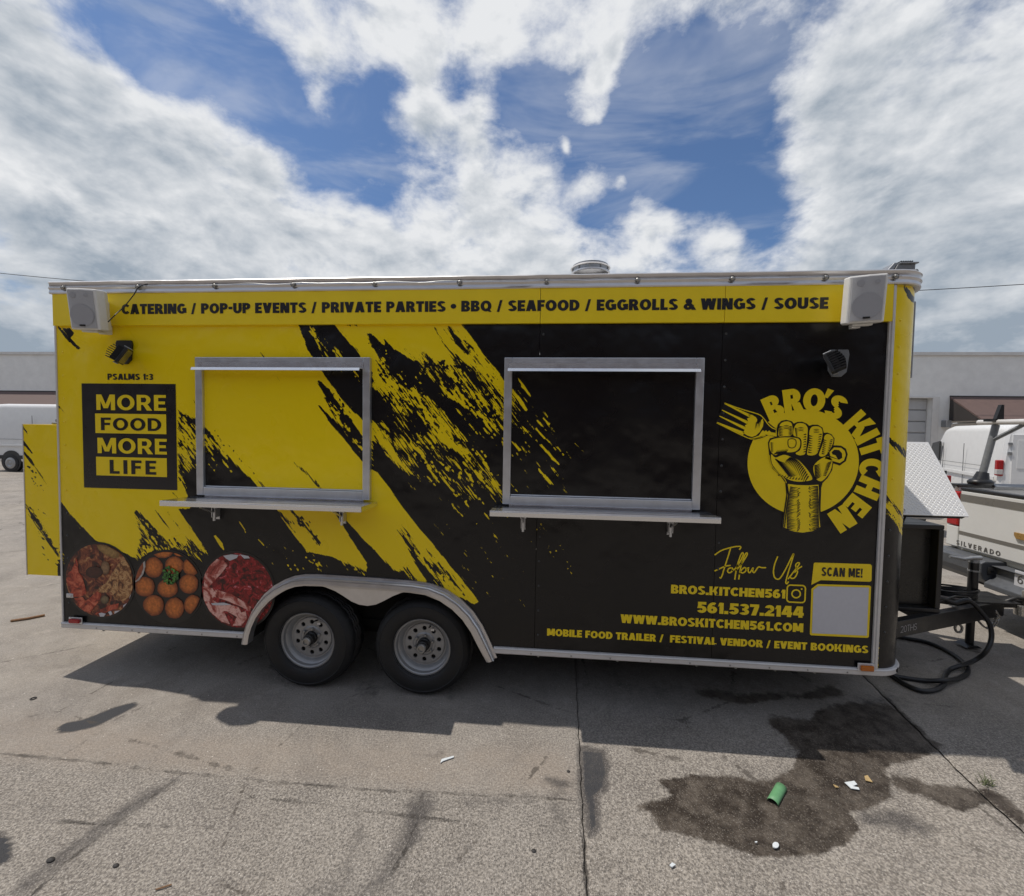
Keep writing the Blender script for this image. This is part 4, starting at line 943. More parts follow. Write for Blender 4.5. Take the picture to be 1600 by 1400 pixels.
def shelf(x0, x1, zf, zbk, d):
    s = MB().m(M_steel)
    zz_ = lambda y: zbk+(zf-zbk)*(-y/d)
    s.prism([(-.001, zbk), (-d, zf), (-d, zf-.006), (-.001, zbk-.006)], x0, x1, 'x').prism([(-d, zf-.0065), (-d+.004, zf-.0065), (-d+.004, zf-.036), (-d, zf-.036)], x0, x1, 'x')
    for a, b_ in ((x0, x0+.004), (x1-.004, x1)): s.prism([(-d+.0045, zf-.0065), (-.002, zbk-.0065), (-.002, zbk-.03), (-d+.0045, zf-.036)], a, b_, 'x')
    s.box(x0+.1, x1-.1, -.006, -.001, zbk+.001, zbk+.015)
    o = s.build('serving_shelf', None, tr, bevel=.002); z = zbk-.01
    for xx in (x0+.20, x1-.24):
        k = MB().m(M_frame)
        k.box(xx-.014, xx+.014, -.006, -.001, z-.15, z-.03).box(xx-.014, xx-.010, -.05, -.006, z-.13, z-.03).box(xx+.010, xx+.014, -.05, -.006, z-.13, z-.03)
        k.prism([(-.012, z-.11), (-.020, z-.11), (-.17, z-.04), (-.16, z-.035)], xx-.006, xx+.006, 'x').tube([(xx-.02, -.035, z-.06), (xx+.02, -.035, z-.06)], .008, 8)
        k.tube([(xx, -.04, z-.09), (xx, -.04, z-.155)], .009, 8)
        k.build('bracket', None, o)
    return o
d1, d2 = .27, .24
shelf(PY(249, 785, -d1).x, 2.235, PY(420, 787.5, -d1).z, 1.385, d1)
shelf(PY(765, 805, -d2).x, PY(1127, 813, -d2).x, PY(946, 803.5, -d2).z, 1.385, d2)

# --- roof fittings
vx, vy = 3.74, .85
vb = MB().m(M_white).lathe([(.26, 0), (.25, .03), (.20, .10), (.165, .22)], (vx, vy, 2.93), (0, 0, 1), 40).build('roof_vent', None, tr, smooth=40)
zt_ = PY(923, 415, vy).z; zb_ = PY(923, 430, vy).z
MB().m(M_lgrey).lathe([(.15, zb_-2.96), (.15, zt_-2.97)], (vx, vy, 2.96), (0, 0, 1), 40).build('vent_mesh', None, vb, smooth=40)
MB().m(M_alu).lathe([(.150, 0), (.163, 0), (.163, .012), (.150, .012)], (vx, vy, zb_), (0, 0, 1), 40).lathe([(0.001, .03), (.10, .026), (.160, .006), (.166, 0), (.16, -.006), (.001, -.006)], (vx, vy, zt_-.03), (0, 0, 1), 40).build('vent_cap', None, vb, smooth=40)
b = MB().m(M_nut)
for k in range(10):
    a = k*.628+.2; b.box(vx+.155*math.cos(a)-.004, vx+.155*math.cos(a)+.004, vy+.155*math.sin(a)-.004, vy+.155*math.sin(a)+.004, zb_, zt_-.03)
b.build('vent_post', None, vb, kind='stuff')
# conduit and box on the front wall
MB().m(M_lgrey).box(5.775, 5.84, .22, .52, 2.29, 2.80).box(5.84, 5.852, .24, .50, 2.31, 2.78).build('breaker_box', None, tr, bevel=.006)
MB().m(M_grey).tube([(5.80, .23, 2.80), (5.80, .22, 2.93), (5.76, .12, 2.965), (5.70, .05, 2.945)], .006, 6).tube([(5.80, .23, 2.88), (5.815, .2, 2.89)], .02, 8).build('power_lead', None, tr)
MB().m(M_black).box(5.772, 5.86, .3, .38, 2.20, 2.225).build('latch', None, tr)
# marker lights and latch
def light(u0, v0, u1, v1, mt, nm, lab):
    a = PY(u0, v1, -.02); c_ = PY(u1, v0, -.02)
    o = MB().m(M_trimw if mt is M_amber else M_frame).box(a.x-.012, c_.x+.012, -.022, -.0155, a.z-.008, c_.z+.010).build(nm, None, tr, bevel=.003, label=lab)
    MB().m(mt).box(a.x, c_.x, -.036, -.0225, a.z, c_.z).build('lens', None, o, bevel=.006, label=lab)
light(110, 967, 126, 972.5, M_red, 'marker_light', 'red marker light at the rear of the side')
light(1343, 1039.5, 1364, 1047, M_amber, 'marker_light', 'amber marker light at the front of the side')
p = PY(108, 931, -.01)
MB().m(M_trimw).box(p.x-.028, p.x+.028, -.008, -.001, p.z-.016, p.z+.016).box(p.x-.006, p.x+.02, -.016, -.0085, p.z-.008, p.z+.008).build('latch', None, tr, bevel=.004)
# rear box
rb = rect_sheet('rear_box', -.497, XL-.010, .75, 1.885, 0.0, tr, edge=.002)
MB().m(M_py).box(-.497, -.209, .003, 1.1, .75, 1.885).build('box_body', None, rb)
MB().m(M_trimw).box(-.503, -.4975, -.004, 1.1, .747, 1.888).build('box_edge', None, rb)
MB().m(M_grey).box(-.33, -.24, .05, .12, 1.888, 1.905).box(-.31, -.21, .06, .10, 1.906, 1.93).build('latch', None, rb, bevel=.006)

# --- wheels
def wheel(wx, yf, flip=1):
    wz_ = .345; c_ = (wx, yf, wz_)
    # disc with ten hand holes, then the barrel
    b = MB().m(M_rim)
    b.lathe([(.206, -.004), (.211, .002), (.208, .010), (.196, .010), (.190, .016), (.187, .040), (.176, .048), (.168, .062), (.160, .075), (.150, .078), (.147, .070), (.141, .068)], c_, (0, 1, 0), 72)
    b.lathe([(.085, .068), (.075, .062), (.062, .062), (.058, .066), (.045, .066)], c_, (0, 1, 0), 60)
    NH = 10; ro, ri, rh = .141, .085, .0165
    for h in range(NH):
        t0, t1 = 2*math.pi*h/NH, 2*math.pi*(h+1)/NH; tm = (t0+t1)/2; outer = []
        for k in range(6): outer.append((ro, t0+(t1-t0)*k/5))
        outer.append(((ro+ri)/2, t1))
        for k in range(6): outer.append((ri, t1-(t1-t0)*k/5))
        outer.append(((ro+ri)/2, t0))
        O = [(r_*math.cos(a), r_*math.sin(a)) for r_, a in outer]; cx_, cz_ = .114*math.cos(tm), .114*math.sin(tm)
        v = []
        for ox, oz in O:
            d = math.hypot(ox-cx_, oz-cz_); hx, hz_ = cx_+(ox-cx_)/d*rh, cz_+(oz-cz_)/d*rh
            v += [(wx+ox, yf+.068, wz_+oz), (wx+hx, yf+.068, wz_+hz_), (wx+hx, yf+.078, wz_+hz_)]
        L = len(O); f = []
        for k in range(L):
            j = (k+1) % L; f += [(3*k, 3*j, 3*j+1, 3*k+1), (3*k+1, 3*j+1, 3*j+2, 3*k+2)]
        b.add(v, f)
    w = b.build('wheel', None, tr, smooth=30)
    # tyre with tread blocks
    t = MB().m(M_rubber); n = 96; v = []; f = []
    prof = [(.205, .010), (.210, -.002), (.222, -.012), (.245, -.020), (.275, -.023), (.300, -.020), (.304, -.023), (.308, -.019), (.326, -.008), (.340, .012), (.347, .030)]
    for r_, y_ in prof:
        for k in range(n): th = 2*math.pi*k/n; v.append((wx+r_*math.cos(th), yf+y_, wz_+max(-.3445, r_*math.sin(th))))
    rows = [.030, .055, .062, .085, .092, .115, .122, .15, .175]
    for ri_, y_ in enumerate(rows[1:]):
        for k in range(n):
            th = 2*math.pi*k/n; groove = ri_ in (1, 3, 5) and False
            r_ = .353 if ri_ not in (0, 2, 4) else .343
            if (k % 4 == 0): r_ -= .009
            v.append((wx+r_*math.cos(th), yf+y_, wz_+max(-.3448, r_*math.sin(th))))
    tot = len(prof)+len(rows)-1
    for i in range(tot-1):
        for k in range(n): f.append((i*n+k, i*n+(k+1) % n, (i+1)*n+(k+1) % n, (i+1)*n+k))
    # far sidewall
    for r_ in (.30, .2): 
        for k in range(n): th = 2*math.pi*k/n; v.append((wx+r_*math.cos(th), yf+.2, wz_+r_*math.sin(th)))
    for i in (tot-1, tot):
        for k in range(n): f.append((i*n+k, i*n+(k+1) % n, (i+1)*n+(k+1) % n, (i+1)*n+k))
    t.add(v, f); t.build('tyre', None, w, smooth=40)
    MB().m(M_dark).lathe([(.001, .09), (.15, .09), (.15, .15)], c_, (0, 1, 0), 24).build('brake_drum', None, w)
    MB().m(M_hub).lathe([(.046, .075), (.046, .045), (.040, .040), (.040, .012), (.036, .008), (.030, .006), (.030, -.008)], c_, (0, 1, 0), 32).lathe([(.030, .02), (.044, .018), (.046, .03), (.044, .045)], c_, (0, 1, 0), 6).build('hub', None, w, smooth=40)
    MB().m(M_nut).lathe([(.031, .002), (.032, -.012), (.027, -.019), (.020, -.019), (.018, -.010), (.001, -.010)], c_, (0, 1, 0), 32).build('hub_cap', None, w, smooth=35)
    for k in range(6):
        a = k*math.pi/3+.35
        MB().m(M_nut).lathe([(.012, .066), (.012, .048), (.007, .042), (.001, .042)], (wx+.067*math.cos(a), yf, wz_+.067*math.sin(a)), (0, 1, 0), 6).build('lug_nut', None, w)
    a = 1.25
    MB().m(M_hub).tube([(wx+.135*math.cos(a), yf+.07, wz_+.135*math.sin(a)), (wx+.150*math.cos(a), yf+.02, wz_+.150*math.sin(a))], .006, 6).build('valve', None, w)
    a2 = 1.05
    MB().m(M_clear).box(wx+.13*math.cos(a2)-.012, wx+.13*math.cos(a2)+.012, yf+.045, yf+.05, wz_+.13*math.sin(a2)-.008, wz_+.13*math.sin(a2)+.008).build('wheel_weight', None, w)
    return w
for wx in (1.697, 2.548): wheel(wx, .03)
for wx in (1.697, 2.548):
    MB().m(M_rubber).lathe([(.2, 0), (.3, -.01), (.345, .02), (.345, .18), (.3, .2), (.01, .19)], (wx, 2.28, .347), (0, 1, 0), 48).build('tyre', None, tr, smooth=40)

# --- lettering
YH, Y0 = -.0235, -.0015
text_px('CATERING / POP-UP EVENTS / PRIVATE PARTIES \u2022 BBQ / SEAFOOD / EGGROLLS & WINGS / SOUSE', (190, 491, 475.5), (1294, 482.5, 464), M_plab, 'header_lettering', tr, YH, .29, .75)
text_px('PSALMS 1:3', (168, 593.2, 583.6), (239.5, 594, 584.3), M_plab, 'verse_lettering', tr, Y0, .27)
def rect_flat(name, tl, br, mt, Y, par):
    a, c_ = PY(*tl, Y), PY(*br, Y); return MB().m(mt).add([(a.x, Y, c_.z), (c_.x, Y, c_.z), (c_.x, Y, a.z), (a.x, Y, a.z)], [(0, 1, 2, 3)]).build(name, None, par)
brd = rect_flat('slogan_board', (127.3, 599), (277, 766), M_plab, Y0, tr)
Y1, Y2, Y3 = Y0-.0015, Y0-.003, Y0-.0045
rect_flat('yellow_bar', (148.5, 646), (260, 678.5), M_py, Y1, brd); rect_flat('yellow_bar', (150, 713.5), (261, 745.5), M_py, Y1, brd)
text_px('MORE', (150.7, 640.8, 616.3), (259.6, 641.7, 617.3), M_py, 'slogan_word', brd, Y1, .215, 1.3); text_px('FOOD', (157.8, 672.2, 652.6), (252, 673.6, 653.5), M_plab, 'slogan_word', brd, Y2, .215, 1.5)
text_px('MORE', (152.6, 708.2, 684.2), (261, 710, 685.5), M_py, 'slogan_word', brd, Y1, .215, 1.3); text_px('LIFE', (171.5, 740, 718.6), (244.2, 741.8, 720), M_plab, 'slogan_word', brd, Y2, .225, 2.6)
text_px('BROS.KITCHEN561', (1048.3, 926.8, 914), (1226.8, 935.4, 920.8), M_py, 'contact_lettering', tr, Y0, .285, .6)
text_px('561.537.2144', (1089.2, 957.3, 940.8), (1255.5, 965.2, 947), M_py, 'contact_lettering', tr, Y0, .29, .6)
text_px('WWW.BROSKITCHEN561.COM', (969.5, 973, 960.6), (1254.8, 988.2, 973.2), M_py, 'contact_lettering', tr, Y0, .285, .6)
text_px('MOBILE FOOD TRAILER /  FESTIVAL VENDOR / EVENT BOOKINGS', (854.7, 994, 983.2), (1356.3, 1019.8, 1007.6), M_py, 'contact_lettering', tr, Y0, .285, .6)
# scan panel
sp = flat_px([(1271.5,880.5),(1273,879),(1360,881.5),(1362.3,884),(1361.8,907),(1359.5,909),(1282.5,906.5),(1267.7,913.8)], Y0, M_py).build('scan_tag', None, tr)
text_px('SCAN ME!', (1283.5, 900.4, 886.6), (1347.5, 902.2, 888), M_plab, 'scan_lettering', sp, Y1, .26, 1.5)
sf = flat_px([(1267.9,920),(1277.3,912.7),(1359,915),(1361,917),(1357.6,995),(1355.5,996.7),(1267,992.6),(1265.3,990.6)], Y0, M_py).build('scan_frame', None, tr)
flat_px([(1271,921.8),(1278.8,915.8),(1357.6,918.2),(1354.4,993.2),(1268.6,989.3)], Y1, M_pw).build('scan_blank', None, sf)
# picture-sharing icon: rounded square, ring, dot
def zc(a, b_): return (840+a/2.857, 840+b_/2.857)
def ribbon(pts, w, Y, mt, b=None, closed=False):
    """flat band along world points in the side plane"""
    b = b or MB(); b.m(mt); P = [Vector(p) for p in pts]; L = len(P); v = []
    for i in range(L):
        t = (P[(i+1) % L]-P[i-1]) if closed else P[min(i+1, L-1)]-P[max(i-1, 0)]
        t = Vector((t.x, 0, t.z)); t.normalize(); nn_ = Vector((-t.z, 0, t.x)); ww = w[i] if isinstance(w, (list, tuple)) else w
        v += [P[i]+nn_*ww/2, P[i]-nn_*ww/2]
    f = [(2*i, 2*i+1, 2*((i+1) % L)+1, 2*((i+1) % L)) for i in range(L if closed else L-1)]
    b.add(v, f); return b
def smoothline(pts, n=6, closed=False):
    P = [Vector(p) for p in pts]; out = []; L = len(P)
    for i in range(L if closed else L-1):
        p0 = P[i-1] if (closed or i > 0) else P[0]; p1 = P[i]; p2 = P[(i+1) % L]; p3 = P[(i+2) % L] if (closed or i+2 < L) else P[-1]
        for k in range(n):
            t = k/n; out.append(.5*((2*p1)+(-p0+p2)*t+(2*p0-5*p1+4*p2-p3)*t*t+(-p0+3*p1-3*p2+p3)*t**3))
    if not closed: out.append(P[-1])
    return out
ic = PY(*zc(1154, 251), Y0); hs = .056
ib = MB(); pts = []
for qx, qz in ((1, 1), (-1, 1), (-1, -1), (1, -1)):
    for k in range(6):
        a = {(1, 1): 0, (-1, 1): 90, (-1, -1): 180, (1, -1): 270}[(qx, qz)]+k*18; pts.append(ic+Vector((qx*(hs-.02)+.02*math.cos(R(a)), 0, qz*(hs-.02)+.02*math.sin(R(a)))))
ribbon(pts, .009, Y0, M_py, ib, True)
ribbon([ic+Vector((.026*math.cos(k*.3142), 0, .026*math.sin(k*.3142))) for k in range(20)], .009, Y0, M_py, ib, True)
ib.add([ic+Vector((.033+.006*math.cos(k*.785), 0, .033+.006*math.sin(k*.785))) for k in range(8)], [tuple(range(8))]); ib.build('camera_icon', None, tr)
# script lettering
scr = MB()
STR = [[(790,78),(822,57),(868,43),(900,39),(907,44),(900,54)], [(862,46),(850,85),(834,135),(824,168),(817,181),(813,176)], [(790,149),(812,139),(838,128),(862,124)],
 [(866,135),(854,138),(848,150),(856,157),(868,150),(870,138),(864,134)], [(868,148),(885,135),(905,105),(918,75),(914,68),(905,82),(893,120),(884,160),(880,188)], [(882,150),(905,125),(925,95),(936,75),(932,68),(922,85),(910,120),(902,158),(898,187)],
 [(900,165),(908,148),(922,134),(930,138),(928,150),(915,158),(906,152)], [(930,140),(942,134)], [(942,132),(940,150),(948,156),(962,134),(960,150),(968,155),(985,132),(1000,134),(1020,134)],
 [(1072,84),(1058,120),(1053,155),(1060,180),(1080,183),(1105,145),(1130,95),(1143,72),(1133,110),(1116,165),(1108,198),(1113,206),(1120,196)], [(1118,185),(1145,150),(1168,118),(1162,112),(1152,122),(1156,140),(1160,155),(1148,178),(1134,182),(1128,176)], [(1146,156),(1162,140),(1180,128)]]
for s_ in STR:
    ribbon(smoothline([PY(*zc(a, b_), Y0) for a, b_ in s_]), .0085, Y0, M_py, scr)
scr.build('script_lettering', None, tr)

# --- logo
def lz(a, b_): return (1100+a/4.6667, 580+b_/4.6667)
def lp(pts, Y, mt, b=None, sm=0):
    P = [PY(*lz(a, c_), Y) for a, c_ in pts]
    if sm: P = smoothline(P, sm, True)
    b = b or MB(); b.m(mt); b.add(P, [tuple(range(len(P)))]); return b
c0 = PY(*lz(719, 665), Y0); rad = (PY(*lz(1125, 665), Y0).x-PY(*lz(313, 665), Y0).x)/2
lg = MB().m(M_py).add([c0+Vector((rad*math.cos(k*math.pi/40), 0, rad*math.sin(k*math.pi/40))) for k in range(80)], [tuple(range(80))]).build('logo', None, tr)
for ch, a, b_, rot in (('B',505,262,-25),('R',650,215,-9),('O',803,212,3),("'",912,165,18),('S',965,262,27),('K',1132,392,45),('I',1190,478,60),('T',1228,560,70),('C',1225,702,93),('H',1205,850,112),('E',1118,980,127),('N',1008,1075,145)):
    cc_ = PY(*lz(a, b_), Y0); v, f = text_geo(ch, .30); lo, hi = 0., 1.; s_ = .152
    mxx = (v[:, 0].min()+v[:, 0].max())/2; mzz = (lo+hi)/2 if ch != "'" else (v[:, 1].min()+v[:, 1].max())/2; th = R(-rot); wx_ = 1.0
    MB().m(M_py).add([cc_+Vector((((x-mxx)*wx_*math.cos(th)-(y-mzz)*math.sin(th))*s_, 0, ((x-mxx)*wx_*math.sin(th)+(y-mzz)*math.cos(th))*s_))+Vector((0, -.0001-q_, 0)) for x, y, q_ in v], f).build('logo_letter', None, lg)
fk = MB()
lp([(525,418),(520,478),(470,466),(420,488),(370,500),(320,490),(270,470),(90,385),(90,362),(110,335),(104,320),(126,292),(122,276),(142,245),(142,228),(160,228),(300,275),(400,302),(445,330),(470,375),(500,400)], Y1, M_pb, fk)
for tip, base, w0, w1 in (((150,236),(335,326),3,11),((131,283),(318,375),3,11),((112,327),(300,417),3,11),((95,373),(290,455),3,12)):
    dx, dy = base[0]-tip[0], base[1]-tip[1]; l_ = math.hypot(dx, dy); nx_, ny_ = -dy/l_, dx/l_
    lp([(tip[0]+nx_*w0, tip[1]+ny_*w0), (tip[0]-nx_*w0, tip[1]-ny_*w0), (base[0]-nx_*w1, base[1]-ny_*w1), (base[0]+nx_*w1, base[1]+ny_*w1)], Y2, M_py, fk)
lp([(322,316),(350,318),(378,335),(388,352),(385,375),(395,385),(428,345),(434,370),(430,400),(420,420),(405,445),(380,468),(350,480),(318,470),(282,448),(296,428),(302,405),(298,395),(316,385),(320,360),(314,345),(336,335)], Y2, M_py, fk)
for k, (a, b_) in enumerate(((388,395),(400,390),(410,388),(380,400))):
    lp([(a,b_-30),(a+6,b_-28),(a-10,b_+30)], Y3, M_pb, fk)
lp([(420,440),(430,430),(440,440),(452,430),(462,442),(476,432),(490,445),(525,450),(525,475),(480,468),(450,462),(420,480),(380,492),(350,494),(310,482),(350,488),(400,470)], Y2, M_py, fk)
ribbon(smoothline([PY(*lz(a, c_), Y2) for a, c_ in [(150,232),(230,262),(310,288),(370,305),(412,322),(440,350),(470,390),(500,415),(528,424)]]), .006, Y2, M_py, fk)
ribbon(smoothline([PY(*lz(a, c_), Y2) for a, c_ in [(94,377),(170,415),(250,455),(310,482),(350,494),(400,484),(450,468)]]), .006, Y2, M_py, fk)
fk.build('fork', None, lg)
ft = MB()
lp([(540,385),(565,362),(600,354),(640,365),(655,382),(680,370),(715,368),(750,382),(768,398),(790,390),(830,390),(865,412),(874,450),(900,447),(930,460),(952,490),(948,530),(942,540),(1000,543),(1035,565),(1048,605),(1035,655),(990,688),(942,672),(935,720),(900,780),(865,815),(855,850),(850,1000),(860,1130),(850,1152),(800,1178),(720,1190),(640,1180),(566,1145),(568,1100),(585,1000),(600,900),(592,812),(560,765),(500,710),(480,660),(472,580),(466,520),(480,490),(532,475),(530,420)], Y1, M_pb, ft)
FIN = [[(553,392),(575,372),(610,366),(638,380),(645,420),(640,468),(590,474),(545,474),(545,430)],
 [(663,400),(685,380),(728,382),(752,405),(756,440),(748,530),(738,598),(715,612),(690,612),(668,598),(700,575),(712,530),(702,488),(655,470),(652,430)],
 [(776,418),(798,402),(838,404),(862,428),(862,480),(846,540),(828,594),(800,612),(760,612),(752,590),(768,500),(768,450)],
 [(880,472),(905,458),(935,476),(944,505),(930,550),(900,600),(868,622),(838,612),(855,560),(872,510)],
 [(478,520),(495,498),(560,484),(640,484),(688,492),(702,520),(694,560),(668,584),(625,592),(580,588),(545,600),(518,612),(488,585),(478,550)],
 [(492,605),(520,630),(570,612),(600,612),(640,628),(690,650),(735,695),(770,740),(790,782),(772,797),(700,806),(640,798),(598,780),(550,742),(505,690),(490,645)],
 [(800,690),(830,655),(870,630),(905,622),(935,650),(928,710),(902,760),(862,800),(830,796),(810,768),(798,725)],
 [(612,822),(680,830),(760,832),(835,828),(838,880),(835,950),(840,1060),(848,1135),(790,1166),(720,1177),(640,1167),(580,1136),(592,1020),(608,920)],
 [(948,556),(1000,558),(1026,580),(1034,610),(1020,650),(990,670),(930,652),(880,636),(888,622),(930,630),(985,646),(1008,632),(1006,598),(985,575),(950,572),(930,590),(938,608),(958,612),(975,640),(920,618),(915,590)]]
for i, fp in enumerate(FIN): lp(fp, Y2, M_py, ft, 3 if i not in (8, 7) else 0)
pr = random.Random(11)
def wedge(a, b_, w, Y=Y3):
    w *= 1.35
    dx, dy = b_[0]-a[0], b_[1]-a[1]; l_ = max(1, math.hypot(dx, dy)); nx_, ny_ = -dy/l_, dx/l_; mid = ((a[0]+b_[0])/2+nx_*l_*.08, (a[1]+b_[1])/2+ny_*l_*.08)
    lp([(a[0]+nx_*w, a[1]+ny_*w), (a[0]-nx_*w, a[1]-ny_*w), (mid[0]-nx_*w*.6, mid[1]-ny_*w*.6), b_, (mid[0]+nx_*w*.6, mid[1]+ny_*w*.6)], Y, M_pb, ft)
# forearm hatching
y = 842
while y < 1160:
    t = (y-820)/340; xl = 612-26*t-14*math.sin(t*3)+4; xr = 838+8*t
    wedge((xl+18, y+2), (xl+60+pr.random()*36, y+5), 3.4); wedge((xr-6, y), (xr-48-pr.random()*34, y+6), 3.6)
    if pr.random() < .8: wedge((690+pr.random()*14, y), (672+pr.random()*10, y+16), 2.6)
    if pr.random() < .6: wedge((762+pr.random()*10, y), (778+pr.random()*10, y+16), 2.6)
    y += 10.5
lp([(604,830),(612,830),(622,900),(606,1000),(592,1140),(584,1136),(596,1010),(612,910)], Y3, M_pb, ft)
# palm creases
for k in range(15):
    t = k/14; a = (500+95*t+20, 640+125*t); b_ = (640+90*t, 640+40*t+30*t*t); wedge(a, ((a[0]+b_[0])/2+10, (a[1]+b_[1])/2+28-12*t), 3.6)
for k in range(16):
    t = k/15; a = (632+130*t, 628+130*t*t+6*t); b_ = (a[0]-48+18*t, a[1]+52+20*t); wedge(a, b_, 4.0)
for k in range(9):
    t = k/8; wedge((540+170*t, 790+10*math.sin(t*3)-30*(1-t)), (560+160*t, 752+22*t), 3.4)
for k in range(10):
    t = k/9; wedge((806+5*t, 690+95*t), (850+10*t, 672+85*t), 3.8); wedge((930-40*t, 660+100*t), (890-25*t, 680+80*t), 3.2)
# finger shading
for k in range(7):
    wedge((548, 400+11*k), (580, 404+11*k), 3.2); wedge((640, 405+10*k), (612, 408+10*k), 3)
for k in range(8):
    t = k/7; wedge((746-4*t, 460+18*k), (722, 466+18*k), 3.4); wedge((662+10*t, 415+8*k), (685, 418+8*k), 2.6)
    wedge((768-8*t, 470+17*k), (796-5*t, 474+17*k), 3.6); wedge((858-18*t, 460+17*k), (832-8*t, 466+17*k), 3.4)
    wedge((872-12*t, 500+14*k), (898-12*t, 506+14*k), 3.6); wedge((938-22*t, 500+13*k), (915-18*t, 506+13*k), 3.2)
for k in range(9):
    t = k/8; wedge((512+80*t, 606-10*t), (540+75*t, 572-8*t), 3.0); wedge((486+4*t, 520+8*k), (508, 522+8*k), 2.2)
for cx_, cy_ in ((600, 400), (706, 415), (820, 428)):
    for k in range(3): ribbon([PY(*lz(cx_-22+q_*11, cy_+k*11-5*math.sin(q_*.785)), Y3) for q_ in range(5)], [.001, .003, .004, .003, .001], Y3, M_pb, ft)
ribbon(smoothline([PY(*lz(a, c_), Y3) for a, c_ in [(612,520),(618,498),(645,492),(668,502),(672,530),(662,552),(640,560),(618,550)]], 5, True), .005, Y3, M_pb, ft, True)
ribbon(smoothline([PY(*lz(a, c_), Y3) for a, c_ in [(478,612),(484,660),(505,705),(555,752),(590,790),(600,815)]]), .004, Y3, M_py, ft)
ft.build('fist', None, lg)

# --- printed food pictures
def f7(a, b_): return (80+a/4.4444, 820+b_/4.4444)
def disc(u, v, r, mt, Y, rim=None):
    c_ = PY(u, v, Y); rw = PY(u+r, v, Y).x-c_.x
    b = MB()
    if rim: b.m(M_pb).add([c_+Vector((rw*1.06*math.cos(k*.1571), .0006, rw*1.06*math.sin(k*.1571))) for k in range(40)], [tuple(range(40))])
    b.m(mt).add([c_+Vector((rw*math.cos(k*.1571), 0, rw*math.sin(k*.1571))) for k in range(40)], [tuple(range(40))]); return b, c_, rw
def clip(P, c_, rw):
    out = []
    for p in P:
        d = Vector((p.x-c_.x, 0, p.z-c_.z)); l_ = d.length
        out.append(c_+d*(rw*.995/l_) if l_ > rw*.995 else p); out[-1].y = p.y
    return out
def blob_mesh(name, parent, items, c_, rw, Y):
    """items: (points px, centre colour, edge colour)"""
    V = []; Fc = []; cols = []
    for k, (pts, cc1, cc2) in enumerate(items):
        P = clip([PY(u, v, Y-.0002*(k % 12)) for u, v in pts], c_, rw); cen = sum(P, Vector())/len(P); base = len(V)
        cen = cen+Vector((-.006, 0, .008)); mid = [cen.lerp(p, .62) for p in P]
        V += [cen]+mid+P; n = len(P)
        cm_ = tuple(a*.75+b_*.25 for a, b_ in zip(cc1, cc2)); cols += [cc1]+[cm_]*n+[cc2]*n
        for i in range(n): j = (i+1) % n; Fc += [(base, base+1+i, base+1+j), (base+1+i, base+1+n+i, base+1+n+j, base+1+j)]
    b = MB().m(M_food); b.add(V, Fc); o = b.build(name, None, parent)
    ca = o.data.color_attributes.new('tint', 'FLOAT_COLOR', 'POINT'); ca.data.foreach_set('color', [x for c__ in cols for x in (*c__, 1.0)]); return o
def ell(u, v, ru, rv, n=16, rot=0, jit=.05, seed=1):
    pr_ = random.Random(seed*31+int(u)); o = []
    for k in range(n):
        a = 2*math.pi*k/n; j = 1+jit*(pr_.random()*2-1); x, y = ru*j*math.cos(a), rv*j*math.sin(a); o.append((u+x*math.cos(rot)-y*math.sin(rot), v+x*math.sin(rot)+y*math.cos(rot)))
    return o
def F7(lst): return [f7(a, b_) for a, b_ in lst]
# stew with crab
b, c_, rw = disc(155.3, 907, 53, M_stew, Y1, True); s1 = b.build('food_picture', None, tr, label='round print of a brown seafood stew')
_tp = [0]
def tex_poly(name, pts, mt, parent, c_, rw, Y):
    _tp[0] = (_tp[0]+1) % 6; Y = Y-.00022*_tp[0]
    P = clip([PY(u, v, Y) for u, v in pts], c_, rw); return MB().m(mt).add(P, [tuple(range(len(P)))]).build(name, None, parent)
tex_poly('print_claw', F7([(170,230),(180,235),(190,330),(215,360),(235,430),(245,480),(200,500),(150,500),(120,440),(105,380),(120,330),(140,320),(160,270)]), M_claw, s1, c_, rw, Y2)
tex_poly('print_claw', F7([(160,510),(220,500),(235,530),(265,510),(320,460),(345,480),(340,520),(300,570),(270,610),(230,600),(180,560)]), M_claw, s1, c_, rw, Y2)
tex_poly('print_claw', F7([(300,620),(340,590),(400,560),(470,545),(460,580),(400,600),(340,630)]), M_claw, s1, c_, rw, Y2)
tex_poly('print_batter', F7([(385,400),(420,340),(480,250),(520,240),(560,280),(575,330),(570,440),(545,500),(500,530),(440,520),(420,470),(345,470),(330,440)]), M_chick, s1, c_, rw, Y2)
blob_mesh('print_potato', s1, [(F7([(315,140),(330,175),(370,205),(430,235),(470,225),(482,195),(450,170),(400,140),(350,125)]), (.34, .20, .06), (.22, .11, .03)), (F7(ell(372,520,30,30)), (.20, .14, .07), (.06, .03, .015)), (F7(ell(375,300,32,50)), (.30, .17, .08), (.10, .045, .02)), (F7(ell(300,330,60,40)), (.07, .018, .01), (.03, .009, .006))], c_, rw, Y3)
b = MB(); b.m(M_pw)
for q_ in ([(330,615),(350,610),(380,618),(365,640),(340,640)], [(395,605),(415,598),(425,620),(410,635)], [(440,600),(480,595),(470,618),(440,622)], [(500,560),(530,545),(525,570),(505,580)], [(545,500),(565,480),(568,505),(550,520)]):
    P = clip([PY(*f7(*p), Y3) for p in q_], c_, rw); b.add(P, [tuple(range(len(P)))])
b.build('print_paper', None, s1, kind='stuff')
